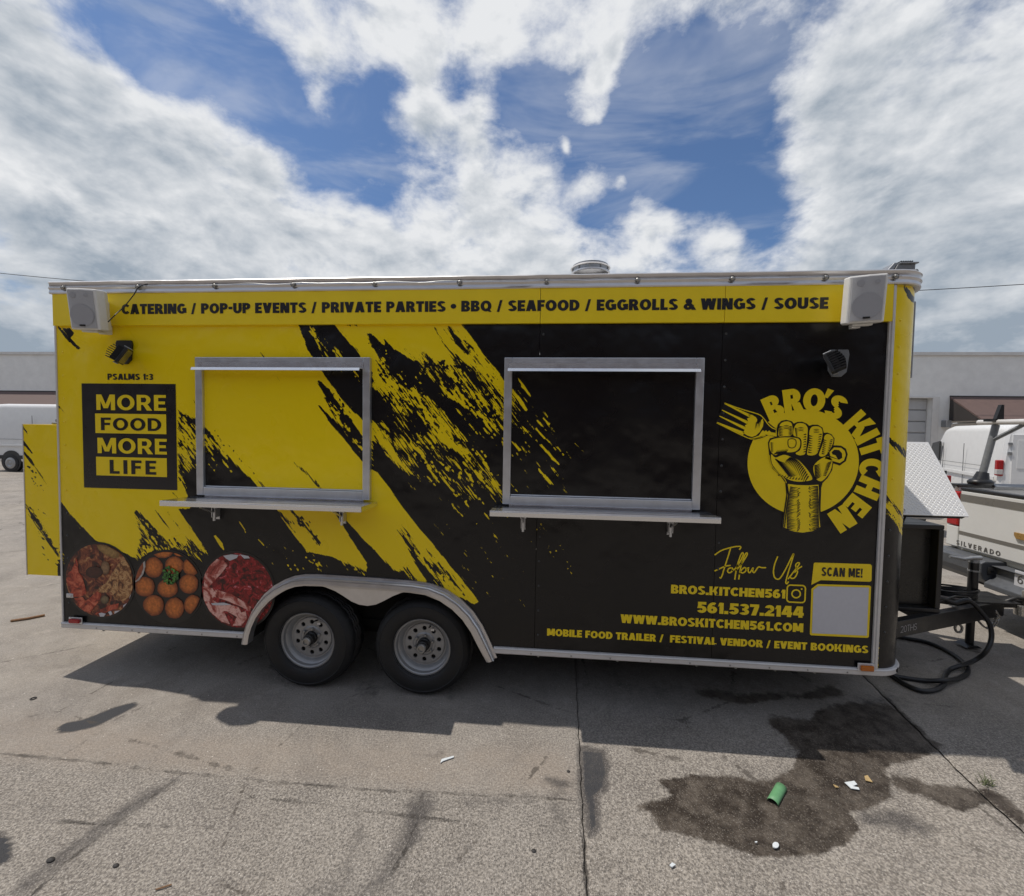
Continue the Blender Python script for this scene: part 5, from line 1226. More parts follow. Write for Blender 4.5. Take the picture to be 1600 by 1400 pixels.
# fried balls
b, c_, rw = disc(263, 917, 52, M_pb, Y1, True); s2 = b.build('food_picture', None, tr, label='round print of fried balls with parsley')
OC, OE = (.60, .17, .028), (.17, .032, .006)
balls = [(775,185,72,48),(898,190,50,30),(712,297,64,72),(855,282,64,64),(975,290,62,64),(650,430,70,70),(808,440,72,66),(955,410,66,70),(710,560,74,74),(856,578,68,74),(985,556,62,70)]
items = [(F7(ell(a, b_, r1, r2, 18, 0, .035, i+3)), OC, OE) for i, (a, b_, r1, r2) in enumerate(balls)]
blob_mesh('print_fried_ball', s2, items, c_, rw, Y2)
blob_mesh('print_sauce_cup', s2, [(F7([(652,250),(655,290),(640,345),(610,385),(585,400),(560,380),(560,300),(620,240)]), (.45, .42, .38), (.35, .3, .27)), (F7([(638,262),(640,300),(625,345),(600,378),(580,390),(560,370),(570,300),(610,250)]), (.30, .07, .02), (.22, .05, .02))], c_, rw, Y3-.003)
pr = random.Random(5); it = []
for k in range(46):
    a = pr.random()*6.28; r_ = 58*pr.random()**.5; x, y = 822+r_*math.cos(a), 352+r_*.95*math.sin(a); g = pr.random()
    it.append((F7(ell(x, y, 9+6*pr.random(), 8+5*pr.random(), 6, pr.random()*3, .4, k)), (.03+.10*g, .14+.26*g, .015+.04*g), (.008, .035, .006)))
o = blob_mesh('print_parsley', s2, [(p, a, b_) for p, a, b_ in it], c_, rw, Y3-.004)
# ribs in sauce
b, c_, rw = disc(371, 922.5, 56, M_meat, Y1, True); s3 = b.build('food_picture', None, tr, label='round print of ribs in red sauce')
tex_poly('print_rib', F7([(1060,340),(1100,280),(1150,235),(1200,250),(1225,280),(1180,340),(1130,390),(1090,440),(1060,430)]), M_pork, s3, c_, rw, Y2)
tex_poly('print_rib', F7([(1055,430),(1120,440),(1140,470),(1120,520),(1180,560),(1240,690),(1180,670),(1100,600),(1060,520)]), M_pork, s3, c_, rw, Y2)
tex_poly('print_rib', F7([(1140,450),(1250,480),(1330,530),(1390,570),(1380,600),(1300,560),(1200,520),(1130,500)]), M_pork, s3, c_, rw, Y2)
tex_poly('print_rib', F7([(1100,560),(1200,545),(1300,570),(1320,610),(1350,600),(1360,650),(1320,700),(1260,700),(1290,640),(1220,600),(1120,590)]), M_pork, s3, c_, rw, Y2)
b = MB().m(M_pw)
for q_ in ([(1195,215),(1250,205),(1300,210),(1290,230),(1240,250),(1215,235)], [(1310,205),(1370,215),(1380,232),(1340,235)], [(1110,545),(1200,540),(1250,555),(1190,560),(1120,558)]):
    P = clip([PY(*f7(*p), Y3-.0015) for p in q_], c_, rw); b.add(P, [tuple(range(len(P)))])
b.build('print_bone', None, s3, kind='stuff')

# --- tongue, jack, coupler, tool box
tg = MB().m(M_black)
def beam(b, A, B, w, z0, z1):
    A = Vector((*A, 0)); B = Vector((*B, 0)); d = (B-A).normalized(); n_ = Vector((-d.y, d.x, 0))*w/2
    v = [(A+n_), (A-n_), (B-n_), (B+n_)]
    b.add([(p.x, p.y, z0) for p in v]+[(p.x, p.y, z1) for p in v], [(0, 1, 2, 3), (7, 6, 5, 4), (0, 4, 5, 1), (1, 5, 6, 2), (2, 6, 7, 3), (3, 7, 4, 0)])
beam(tg, (5.5, .38), (7.42, 1.22), .06, .335, .465); beam(tg, (5.5, 2.16), (7.42, 1.32), .06, .335, .465)
tg.box(6.05, 6.12, .66, 1.88, .345, .46).box(6.9, 7.5, 1.12, 1.42, .466, .474).box(6.55, 6.62, .88, 1.66, .345, .46)
tng = tg.build('tongue_frame', None, tr, bevel=.004)
aA = Vector((5.5, .38, .40)); aB = Vector((7.42, 1.22, .40)); dd = (aB-aA).normalized(); nn_ = Vector((dd.y, -dd.x, 0))
p1 = PY(1408, 969, 0.72); 
tA = aA+dd*((PX(1409, 966, 6.17)-aA).dot(dd))+nn_*.0315; tB = aA+dd*((PX(1436, 962, 6.35)-aA).dot(dd))+nn_*.0315
M_chalk = mat('chalk', (.60, .58, .58), .8, 0, .3, 200)
tA.z = tB.z = .372
text_on('20THS', tA, tB, .052, M_chalk, 'chalk_lettering', tng, .07, nrm=nn_, space=1.6)
# coupler
cpl = MB().m(M_black).prism([(7.40, 1.20), (7.40, 1.34), (7.62, 1.32), (7.66, 1.27), (7.62, 1.22)], .40, .475, 'z').build('coupler', None, tr, bevel=.01)
MB().m(M_chrome).lathe([(.001, .0), (.05, 0), (.05, .09), (.001, .09)], (7.60, 1.22, .34), (0, 0, 1), 20).box(7.60, 7.72, 1.14, 1.23, .44, .56).lathe([(.001, 0), (.042, 0), (.042, .085), (.001, .085)], (7.70, 1.2, .345), (0, 0, 1), 20).build('coupler_lock', None, cpl, bevel=.004)
MB().m(M_hub).tube([(7.44, 1.20, .46), (7.50, 1.17, .51), (7.56, 1.17, .50), (7.6, 1.19, .45)], .016, 8).build('coupler_latch', None, cpl, smooth=60)
# jack
jx, jy_ = 7.235, 1.27
jk = MB().m(M_black).tube([(jx, jy_, .04), (jx, jy_, .47)], .030, 18).tube([(jx, jy_, .46), (jx, jy_, .79)], .036, 18).build('jack', None, tr, smooth=40)
MB().m(M_black).prism([(jx-.075, .022), (jx+.05, .022), (jx+.05, .03), (jx+.02, .045), (jx-.02, .045), (jx-.06, .03)], jy_-.06, jy_+.06, 'y').build('foot_plate', None, jk)
MB().m(M_lgrey).tube([(jx+.03, jy_-.03, .83), (jx-.02, jy_-.02, .825), (jx-.10, jy_-.02, .81), (jx-.22, jy_-.02, .83)], [.02, .016, .014, .012], 10).lathe([(.001, -.02), (.036, -.02), (.038, .0), (.03, .03), (.001, .035)], (jx, jy_, .80), (0, 0, 1), 20).build('crank_handle', None, jk, smooth=50)
MB().m(M_lgrey).lathe([(.037, 0), (.040, 0), (.040, .015), (.037, .015)], (jx, jy_, .70), (0, 0, 1), 20).build('clamp_ring', None, jk)
# chains
def chain(path, nm='safety_chain', r=.0055, l=.034):
    P = smoothline(path, 12); b = MB().m(M_nut); acc_ = 0; last = P[0]; k = 0
    for a, c_ in zip(P[:-1], P[1:]):
        acc_ += (c_-a).length
        if acc_ >= l*.72:
            acc_ = 0; t = (c_-last).normalized(); last = c_.copy(); up = Vector((0, 1, 0)) if k % 2 else Vector((0, 0, 1)).cross(t)
            if up.length < .1: up = Vector((1, 0, 0))
            up = (up-t*up.dot(t)).normalized(); k += 1
            ring = []
            for q_ in range(10):
                an = q_*.628; ring.append(c_+t*(l*.5*math.cos(an))+up*(l*.30*math.sin(an)))
            b.tube(ring, r, 5, closed=True)
    return b.build(nm, None, tr, smooth=60)
yc = 1.15
def T(u, v, y=yc): return PY(u, v, y)
chain([T(1511,932), T(1517,938), T(1522,946), T(1524,955)]); chain([T(1524,952), T(1524,962), T(1532,974), T(1541,981), T(1549,978), T(1556,966), T(1557,957), T(1552,954)])
chain([T(1552,954), T(1560,962), T(1556,974), T(1549,980)])
hk = smoothline([T(1497,966), T(1498,974), T(1503,980), T(1501,987), T(1495,987), T(1492,981), T(1494,976)], 5)
MB().m(M_nut).tube(hk, .010, 8).tube([T(1474,971), T(1484,975), T(1492,974), T(1497,967)], .006, 6).build('chain_hook', None, tr, smooth=60)
# coil of leads lying on the tongue
b = MB().m(M_hose)
for k in range(4):
    pts = [(7.08+.16*math.cos(a)*(1+.06*k), 1.27+.10*math.sin(a), .487+.016*k+.006*math.sin(a*2+k)) for a in np.linspace(0, 6.28, 28)[:-1]]; b.tube(pts, .009, 6, closed=True)
b.tube([(6.66, .98, .49), (6.8, 1.0, .53), (6.95, 1.10, .52), (7.1, 1.16, .50)], .010, 6)
tag(b.build('cable_coil', None, None, smooth=60), 'small black cable coil lying on the trailer tongue behind the jack', 'cable')
# toolbox
bx = MB().m(M_black); X0, X1, Yb, ZB0, ZB1 = 5.86, 6.615, .84, .466, 1.185
bx.box(X0, X1, Yb+.09, 1.70, ZB0, ZB1)
bx.box(X0, X1, Yb, Yb+.089, ZB0, ZB0+.035).box(X0, X1, Yb, Yb+.089, ZB1-.035, ZB1).box(X1-.04, X1, Yb, Yb+.089, ZB0+.0355, ZB1-.0355)
tb = bx.build('tool_box', None, tr, bevel=.005)
MB().m(mat('toolbox_panel', (.022, .021, .019), .30, .2, .3, 6, .12, 10)).box(X0+.02, X1-.045, Yb+.07, Yb+.088, ZB0+.04, ZB1-.04).build('box_panel', None, tb)
MB().m(M_black).box(6.20, 6.32, Yb+.03, Yb+.068, .78, 1.02).box(6.22, 6.30, Yb+.02, Yb+.03, .80, .92).build('box_latch', None, tb, bevel=.01)
def tread_plate():
    m = bpy.data.materials.new('diamond_plate'); m.use_nodes = True; t = m.node_tree; b_ = t.nodes['Principled BSDF']
    b_.inputs['Base Color'].default_value = (.72, .72, .72, 1); b_.inputs['Metallic'].default_value = .15; b_.inputs['Roughness'].default_value = .4; return m
M_plate = tread_plate()
X_a, X_b = 5.90, 6.80; nr = Vector((X_a, .85, 1.262)); fr_ = Vector((X_a, 1.27, 1.85)); up_ = (fr_-nr); Lz = up_.length; up_.normalize(); nrm = Vector((1, 0, 0)).cross(up_).normalized()
if nrm.y > 0: nrm = -nrm
lid = MB().m(M_plate)
def LP(s, t, o): return Vector((X_a+s, nr.y, nr.z))+up_*t+nrm*o
W_ = X_b-X_a
v = [LP(s, t, o) for o in (0, -.012) for s, t in ((0, 0), (W_, 0), (W_, Lz), (0, Lz))]
lid.add(v, [(0, 1, 2, 3), (7, 6, 5, 4), (0, 4, 5, 1), (1, 5, 6, 2), (2, 6, 7, 3), (3, 7, 4, 0)]); lido = lid.build('tool_box_lid', None, tr)
tp = MB().m(M_plate); sp_ = .032; i = 0; s = .02
while s < W_-.015:
    t = .02; j = 0
    while t < Lz-.015:
        an = R(45) if (i+j) % 2 else R(-45); ds, dt = math.cos(an)*.0125, math.sin(an)*.0125; ns, nt_ = -math.sin(an)*.0035, math.cos(an)*.0035
        tp.add([LP(s-ds, t-dt, .0003), LP(s+ns, t+nt_, .0003), LP(s+ds, t+dt, .0003), LP(s-ns, t-nt_, .0003), LP(s, t, .0028)], [(0, 1, 4), (1, 2, 4), (2, 3, 4), (3, 0, 4)])
        t += sp_*.62; j += 1
    s += sp_*.62; i += 1
tp.build('tread_lugs', None, lido, kind='stuff')
MB().m(M_black).add([LP(s, t, o) for o in (-.0125, -.045) for s, t in ((0, .0), (W_-.02, .0), (W_-.02, .05), (0, .05))], [(0, 1, 2, 3), (7, 6, 5, 4), (0, 4, 5, 1), (1, 5, 6, 2), (2, 6, 7, 3), (3, 7, 4, 0)]).build('lid_edge', None, lido)
hc = LP(.36, .035, .012); rg = [hc+Vector((1, 0, 0))*(.065*math.cos(a))+up_*(.022*math.sin(a)) for a in np.linspace(0, 6.283, 25)[:-1]]
MB().m(M_chrome).tube(rg, .005, 6, closed=True).build('lid_handle', None, lido, smooth=60)
MB().m(M_black).tube([(6.35, .92, 1.16), (6.45, .98, 1.32)], .008, 6).build('lid_strut', None, tb)

# ================================================================== speakers, floodlights, wires
def speaker(loc, yaw, lab, roll=0):
    s = thing('speaker', lab, 'speaker', loc, (R(8), R(roll), R(yaw)), 'white wall speakers on the trailer', local=True)
    w, h, d = .205, .268, .13
    pf = [(-w/2+.02, -d*.1), (-w/2, -d*.55), (-w/2+.012, -d*.98), (-w/2+.03, -d), (0, -d-.012), (w/2-.03, -d), (w/2-.012, -d*.98), (w/2, -d*.55), (w/2-.02, -d*.1), (w/2-.06, 0), (-w/2+.06, 0)]
    MB().m(M_spkw).prism(pf, 0, h, 'z').build('cabinet', None, s, bevel=.008)
    nx_, nz2 = 8, 2; g = MB().m(M_grille); gp = [(-w/2+.026, -d-.0045), (-w/4, -d-.0135), (0, -d-.0165), (w/4, -d-.0135), (w/2-.026, -d-.0045)]
    v = [(x, y, z) for x, y in gp for z in (.012, h-.012)]+[(x, -d+.002, z) for x, y in gp for z in (.012, h-.012)]
    n = len(gp); f = [(2*i, 2*i+1, 2*i+3, 2*i+2) for i in range(n-1)]+[(2*i, 2*i+2, 2*n+2*i+2, 2*n+2*i) for i in range(n-1)]+[(2*i+1, 2*n+2*i+1, 2*n+2*i+3, 2*i+3) for i in range(n-1)]+[(0, 2*n, 2*n+1, 1), (2*n-2, 2*n-1, 4*n-1, 4*n-2)]
    g.add(v, f); g.build('grille', None, s, smooth=40)
    def yy(x): return -d-.0180+abs(x)*.05*1.8*abs(x)/(w/2)
    c_ = MB().m(M_cone)
    for cx_, cz_, r_ in ((0.0, -.040, .073), (-.040, .088, .019), (.040, .092, .012)):
        c_.add([(cx_+r_*math.cos(a), yy(cx_+r_*math.cos(a)), h/2+cz_+r_*math.sin(a)) for a in np.linspace(0, 6.283, 33)[:-1]]+[(cx_, yy(cx_)-.0005, h/2+cz_)], [(k, (k+1) % 32, 32) for k in range(32)])
    c_.build('cone', None, s, smooth=60)
    MB().m(M_black).box(-.017, .017, -d-.021, -d-.017, .022, .033).build('badge', None, s)
    MB().m(M_spkw).box(-.02, .02, .001, .09, -.02, h-.06).box(-.05, .05, -.10, -.03, -.014, -.001).build('mount_bracket', None, s, bevel=.004)
    return s
def spk_loc(u, v, y): p = PY(u, v, y); return (p.x, y+.125, p.z-.134)
speaker(spk_loc(128, 480, -.20), 11, 'white box speaker at the rear end of the trailer, above the PSALMS verse', 0)
speaker(spk_loc(1364, 463, -.20), -17, 'white box speaker at the front corner of the trailer, right of SOUSE', 0)
MB_ = MB().m(M_wire).tube(smoothline([PY(169, 503, -.2), PY(182, 490, -.10), PY(195, 478, -.06), PY(208, 462, -.05), PY(218, 448, -.045), PY(235, 443, -.02)]), .0035, 6)
tag(MB_.build('speaker_wire', None), 'thin black wire running from the rear speaker up to the roof rail', 'wire')
def flood(loc, rot, plate_off, lab):
    s = thing('floodlight', lab, 'floodlight', loc, (0, 0, 0), 'black floodlights on the trailer side', local=True)
    px, pz = plate_off
    MB().m(M_grey if px > 0 else M_black).prism([(px-.062, pz+.055), (px-.055, pz+.08), (px+.055, pz+.08), (px+.062, pz+.05), (px+.050, pz-.06), (px+.02, pz-.09), (px-.03, pz-.09), (px-.055, pz-.05)], .098, .118, 'y').build('mount_plate', None, s, bevel=.004)
    yl = -Vector(rot).normalized(); zl = Vector((0, 0, 1)); zl = (zl-yl*zl.dot(yl)).normalized(); xl = yl.cross(zl)
    M = Matrix(((xl.x, yl.x, zl.x, 0), (xl.y, yl.y, zl.y, 0), (xl.z, yl.z, zl.z, 0), (0, 0, 0, 1)))
    def tb(b, x0, x1, y0, y1, z0, z1): return b.box(x0, x1, y0, y1, z0, z1, M)
    tb(MB().m(M_black), -.078, .078, -.036, -.018, -.060, .060).build('housing', None, s, bevel=.004)
    g = MB().m(mat('lamp_lens', (.10, .10, .11), .12, .2, .2, 40)); tb(g, -.066, .066, -.0385, -.0355, -.051, .051).build('lens', None, s)
    fb = MB().m(M_black)
    for k in range(8): tb(fb, -.066, .066, -.0175, .055-.002*abs(k-3.5)**1.6, -.054+.0148*k, -.054+.0148*k+.0055)
    tb(fb, -.055, .055, -.0175, .022, -.052, .052); fb.build('cooling_fins', None, s)
    k = MB().m(M_lgrey); tb(k, .010, .058, -.034, .012, .0605, .068); tb(k, -.045, -.015, -.034, -.006, -.068, -.0605); k.build('hinge_clip', None, s, bevel=.003, kind='stuff')
    MB().m(M_black).tube([(px*.7, .10, pz*.5), (px*.3, .05, 0), M @ Vector((0, .02, 0))], .016, 8).build('arm', None, s, smooth=50)
    return s
p = PY(187, 553, -.12); flood((p.x, -.12, p.z), (.72, .50, -.52), (-.075, .035), 'black finned floodlight on the yellow rear end of the side')
p = PY(1304, 566, -.12); flood((p.x, -.12, p.z), (-.78, .52, -.42), (.085, .015), 'black finned floodlight with grey mount plate above the logo')
# flood lamp case lying on the roof
p = PY(1399, 418, .25); LS = .62
rl = thing('roof_lamp', 'grey lamp housing lying on the front corner of the trailer roof', 'lamp', (p.x, .25, 2.935), (0, 0, 0), local=True)
MB().m(M_grey).prism([(-.10, .03), (.14, .03), (.145, .165), (-.03, .165)], -.08, .10, 'y').build('housing', None, rl, bevel=.008)
MB().m(M_lgrey).box(-.02, .165, -.10, .12, .166, .18).prism([(-.20, .02), (-.105, .02), (-.03, .185), (-.06, .185)], -.07, .09, 'y').build('lid', None, rl, bevel=.005)
b = MB().m(M_black)
for k in range(6): b.box(-.005+.022*k, .003+.022*k, -.085, .10, .181, .198)
b.box(-.19, -.10, -.072, -.0705, .06, .09); b.build('cooling_fins', None, rl)
MB().m(M_lgrey).tube([(-.30, -.1, .02), (-.20, -.11, .045), (-.12, -.1, .05)], .006, 6).tube([(-.30, -.1, .02), (-.31, -.1, .07)], .006, 6).build('bracket', None, rl)
MB().m(M_black).box(-.1, .14, -.07, .09, 0, .0295).build('foot', None, rl)

rl.scale = (LS, LS, LS)
# hose / shore power cable on the ground
ca = smoothline([PZ(1392, 993, .02), PZ(1415, 997, .02), PZ(1450, 1004, .02), PZ(1485, 1020, .02), PZ(1508, 1038, .02), PZ(1512, 1050, .02), PZ(1500, 1059, .02), PZ(1475, 1063, .05), PZ(1440, 1063, .02), PZ(1395, 1056, .02)], 8)
cb = smoothline([(6.64, .98, .52), (6.74, 1.00, .535), (6.86, 1.00, .50), PY(1513, 938, .98), PY(1532, 955, .96), PY(1546, 975, .93), PY(1549, 997, .90), PY(1541, 1017, .87), PZ(1522, 1032, .06), PZ(1500, 1040, .05), PZ(1483, 1047, .02), PZ(1476, 1058, .02), PZ(1474, 1070, .02), PZ(1460, 1078, .02), PZ(1438, 1079, .02), PZ(1412, 1068, .02), PZ(1390, 1053, .02)], 8)
tag(MB().m(M_hose).tube(ca, .017, 10).tube(cb, .017, 10).build('power_cable', None, None, smooth=60), 'thick black cable looping from the tongue onto the ground beside the trailer nose', 'cable')

# ================================================================== vehicles
def loft(b, secs, n=6):
    """secs: (x, z0, z1, halfwidth low, halfwidth top, corner radius)"""
    rings = []
    for x, z0, z1, wl__, wt, r_ in secs:
        r_ = min(r_, (z1-z0)*.45, wt*.9); ring = []
        def corner(cy, cz, a0):
            for k in range(n): a = R(a0+90*k/(n-1)); ring.append((x, cy+r_*math.cos(a), cz+r_*math.sin(a)))
        corner(wt-r_, z1-r_, 0); corner(-wt+r_, z1-r_, 90)
        rr = min(.08, r_); 
        for k in range(n): a = R(180+90*k/(n-1)); ring.append((x, -wl__+rr+rr*math.cos(a), z0+rr+rr*math.sin(a)))
        for k in range(n): a = R(270+90*k/(n-1)); ring.append((x, wl__-rr+rr*math.cos(a), z0+rr+rr*math.sin(a)))
        rings.append(ring)
    m_ = len(rings[0]); v = [p for r__ in rings for p in r__]; f = []
    for i in range(len(rings)-1):
        for k in range(m_): f.append((i*m_+k, i*m_+(k+1) % m_, (i+1)*m_+(k+1) % m_, (i+1)*m_+k))
    f += [tuple(range(m_)), tuple(range((len(rings)-1)*m_, len(rings)*m_))]; b.add(v, f); return b
def car_wheel(par, x, y, r=.35, side=1):
    w = MB().m(M_rim).lathe([(.001, .02), (.08, .0), (.14, .03), (r*.62, .01), (r*.64, .0)], (x, y, r), (0, -side, 0), 28).build('wheel', None, par, smooth=40)
    MB().m(M_rubber).lathe([(r*.64, 0), (r*.8, .012), (r*.97, -.01), (r, -.04), (r, -.2), (r*.9, -.22), (.1, -.2)], (x, y, r), (0, -side, 0), 36).build('tyre', None, w, smooth=40)
def van(lab, loc, yaw, H=2.15, L=5.0, group=None, mt=M_white):
    """nose towards -x, tail at x=0; ends at ground"""
    s = thing('white_van', lab, 'van', loc, (0, 0, R(yaw)), group, local=True)
    W = .96
    b = MB().m(mt)
    secs = [(0, .45, H-.10, W-.04, W-.17, .16), (-.05, .40, H-.03, W, W-.12, .18), (-.6, .38, H, W, W-.10, .16), (-3.0, .36, H, W, W-.10, .16), (-3.45, .36, H-.04, W, W-.12, .2), (-3.9, .36, H-.30, W, W-.16, .22), (-4.25, .36, H-.72, W, W-.12, .2), (-4.5, .36, 1.25, W, W-.08, .15), (-4.9, .36, 1.10, W-.02, W-.08, .15), (-5.1, .40, .92, W-.12, W-.16, .12)]
    k = L/5.1; secs = [(a*k, *r_) for a, *r_ in secs]
    loft(b, secs); body = b.build('body', None, s, smooth=35)
    for sd in (-1, 1):
        y = sd*(W+.001)
        # belt mouldings, door gaps, wheel arches
        e = MB().m(mt).box(-3.6*k, -.1, min(y, y+sd*.018), max(y, y+sd*.018), .98, 1.06); e.build('side_moulding', None, body, bevel=.006)
        e = MB().m(M_door_rub).box(-4.6*k, -.1, min(y, y+sd*.02), max(y, y+sd*.02), .50, .64); e.build('rub_strip', None, body, bevel=.006)
        e = MB().m(M_grey)
        for xx in (-1.75*k, -3.05*k, -3.2*k): e.box(xx-.008, xx+.008, min(y, y-sd*.01), max(y+sd*.0015, y-sd*.01)+0, .66, H-.45)
        e.box(-3.2*k, -.5, min(y, y+sd*.0015), max(y, y+sd*.0015), 1.25, 1.262); e.build('door_gap', None, body)
        e = MB().m(M_glass); e.prism([(-3.35*k, 1.25), (-4.15*k, 1.25), (-3.85*k, H-.48), (-3.35*k, H-.42)], y-sd*.04, y+sd*.003, 'y'); e.build('side_window', None, body)
        for wx in (-.95*k, -4.25*k):
            e = MB().m(M_black).lathe([(.001, 0), (.42, 0), (.42, .03), (.001, .03)], (wx, y-sd*.02, .40), (0, sd, 0), 30); e.build('wheel_arch', None, body)
            car_wheel(s, wx, sd*(W+.035), .34, -sd if False else (1 if sd < 0 else -1))
        e = MB().m(M_red).box(-.10, .012, min(sd*(W-.10), sd*(W+.012)), max(sd*(W-.10), sd*(W+.012)), 1.08, 1.42); tl = e.build('taillight', None, body, bevel=.02)
        MB().m(M_clear).box(-.09, .016, min(sd*(W-.09), sd*(W+.015)), max(sd*(W-.09), sd*(W+.015)), 1.11, 1.22).build('lamp_lens', None, tl, bevel=.01)
    # tail doors
    for sd in (-1, 1):
        d = MB().m(mt).box(.001, .022, min(sd*.01, sd*(W-.20)), max(sd*.01, sd*(W-.20)), .52, H-.22).build('rear_door', None, body, bevel=.012)
        MB().m(mt).box(.0225, .030, min(sd*.08, sd*(W-.28)), max(sd*.08, sd*(W-.28)), 1.25, H-.34).build('door_panel', None, d, bevel=.01)
        h = MB().m(M_lgrey)
        for zz2 in (.8, 1.55, H-.45): h.box(.0, .035, min(sd*(W-.20), sd*(W-.14)), max(sd*(W-.20), sd*(W-.14)), zz2, zz2+.05)
        h.build('hinge', None, d)
    MB().m(M_door_rub).box(.0, .09, -W+.05, W-.05, .38, .50).build('bumper', None, body, bevel=.02)
    MB().m(M_glass).prism([(-3.72*k, H-.22), (-4.46*k, 1.30), (-4.44*k, 1.27), (-3.70*k, H-.25)], -W+.22, W-.22, 'y').build('windscreen', None, body)
    return s
def along(u, v, y): return PY(u, v, y)
q = PY(1560, 700, 7.3)
def _u(x, y): return proj([(x, y, 1.9)])[0][0]
Lv = 4.9; best = min((abs(_u(q.x+Lv*math.cos(a), q.y+Lv*math.sin(a))-1436), a) for a in np.linspace(R(30), R(100), 200))[1]
yawv = math.degrees(best)-180      # the nose is local -x
rotm = Matrix.Rotation(R(yawv), 3, 'Z'); c1 = rotm @ Vector((0, .96, 0)); c2 = -c1; cl = c1 if c1.x < c2.x else c2
van('white cargo van with closed tail doors parked behind the pickup', (q.x-cl.x, q.y-cl.y, 0), yawv, 2.2, Lv, 'white cargo vans in the lot')
van('long white cargo van parked at far left behind the rear box', (-18.3, 13.1, 0), 180, 2.62, 5.9, 'white cargo vans in the lot')
# small white car whose tail shows between lid and van
q = PY(1487, 745, 6.0)
s = thing('white_car', 'white car tail with a red lamp showing just past the diamond plate lid', 'car', (q.x-.9, 6.0, 0), (0, 0, 0), local=True)
b = MB().m(M_white); 
bb = MB().m(M_white); loft(bb, [(0, .35, 1.22, .88, .80, .12), (-.1, .30, 1.26, .90, .82, .12), (-1.2, .28, 1.28, .90, .84, .12), (-3.4, .28, 1.05, .90, .82, .12), (-4.3, .32, .92, .84, .72, .12)])
bb.v = [(y, -x, z) for x, y, z in bb.v]; body = bb.build('body', None, s, smooth=35)
cb_ = MB().m(M_glass); loft(cb_, [(-.35, 1.2, 1.32, .70, .62, .1), (-.7, 1.2, 1.45, .74, .66, .12), (-2.2, 1.2, 1.48, .74, .66, .12), (-2.9, 1.05, 1.15, .70, .62, .1)]); cb_.v = [(y, -x, z) for x, y, z in cb_.v]; cb_.build('cabin', None, s, smooth=35)
MB().m(M_black).box(-.80, .80, -.012, -.002, 1.20, 1.26).build('spoiler', None, body)
for sd in (-1, 1): MB().m(M_red).box(min(sd*.70, sd*.885), max(sd*.70, sd*.885), -.02, .06, .88, 1.17).build('taillight', None, body, bevel=.015)
for sd in (-1, 1):
    for yy_ in (.8, 3.5): MB().m(M_rubber).lathe([(.001, .01), (.2, .0), (.30, .0), (.32, -.03), (.32, -.18), (.1, -.2)], (sd*.91, yy_, .32), (sd, 0, 0), 28).build('wheel', None, s, smooth=40)

# pickup backed up to the coupler
TX, TYC, TW = 7.9, 1.33, 1.0
pk = thing('pickup_truck', 'off-white pickup truck with a taupe stripe backed up to the trailer coupler', 'pickup', (TX, TYC, 0))
yn, yf_ = TYC-TW, TYC+TW
def rz(u, v, X=TX): return PX(u, v, X)
ztop = 1.335; zl = .70
bd = MB().m(M_offw)
bd.box(TX+.03, 9.85, yn, yn+.07, .62, ztop+.02).box(TX+.03, 9.85, yf_-.07, yf_, .62, ztop+.02).box(TX+.03, 9.85, yn+.0705, yf_-.0705, .62, .85)
bed = bd.build('bed', None, pk, bevel=.03)
MB().m(M_black).box(TX+.0, 9.85, yn-.01, yn+.09, ztop+.021, ztop+.05).box(TX+.0, 9.85, yf_-.09, yf_+.01, ztop+.021, ztop+.05).build('bed_rail', None, bed, bevel=.01)
MB().m(M_taupe).box(TX+.04, 9.8, yn-.004, yn-.0005, .9, .98).box(TX+.04, 9.8, yf_+.0005, yf_+.004, .9, .98).build('side_stripe', None, bed)
tgx0, tgx1 = yn+.19, yf_-.15
tgm = MB().m(M_offw).box(TX-.015, TX+.06, tgx0, tgx1, zl+.005, ztop-.012)
tail = tgm.build('tailgate', None, pk, bevel=.012)
zs1, zs0 = rz(1520, 774).z, rz(1520, 785).z
MB().m(M_taupe).box(TX-.019, TX-.0155, tgx0+.004, tgx1-.004, zs0, zs1).box(TX-.019, TX-.0155, tgx0+.004, tgx1-.004, .850, .885).build('tailgate_stripe', None, tail)
MB().m(M_black).box(TX-.02, TX+.065, tgx0, tgx1, ztop-.011, ztop+.02).build('tailgate_cap', None, tail, bevel=.008)
a = PX(1494, 851, TX-.017); c_ = PX(1563, 868.5, TX-.017)
M_badge = mat('badge_dark', (.10, .095, .09), .4, .3, .1, 30)
zb2 = (PX(1494, 850, TX).z+PX(1563, 866, TX).z)/2-.008
text_on('SILVERADO', (TX-.017, a.y, zb2), (TX-.017, c_.y, zb2), .050, M_badge, 'tailgate_lettering', tail, .24, nrm=Vector((-1, 0, 0)), space=4.0)
MB().m(M_black).box(TX-.022, TX-.0155, TYC-.13, TYC+.16, 1.02, 1.14).build('tailgate_handle', None, tail, bevel=.006)
ye = PX(1590, 836, TX).y
em = [(ye, .915), (ye-.02, .885), (ye-.12, .885), (ye-.12, .865), (ye-.22, .865), (ye-.22, .885), (ye-.34, .885), (ye-.32, .945), (ye-.22, .945), (ye-.22, .965), (ye-.12, .965), (ye-.12, .945), (ye+.0, .945)]
MB().m(M_gold).prism([(y_, z_+.055) for y_, z_ in em], TX-.035, TX-.016, 'x').build('emblem', None, tail, bevel=.003)
for y0_, y1_ in ((yn+.0, yn+.185), (yf_-.145, yf_-.0)):
    MB().m(M_red).box(TX-.02, TX+.12, y0_+.004, y1_, .93, ztop-.03).build('taillight', None, pk, bevel=.015)
    MB().m(M_offw).box(TX-.012, TX+.1, y0_+.004, y1_, zl, .925).build('corner_panel', None, pk, bevel=.01)
bmx = MB().m(M_bump)
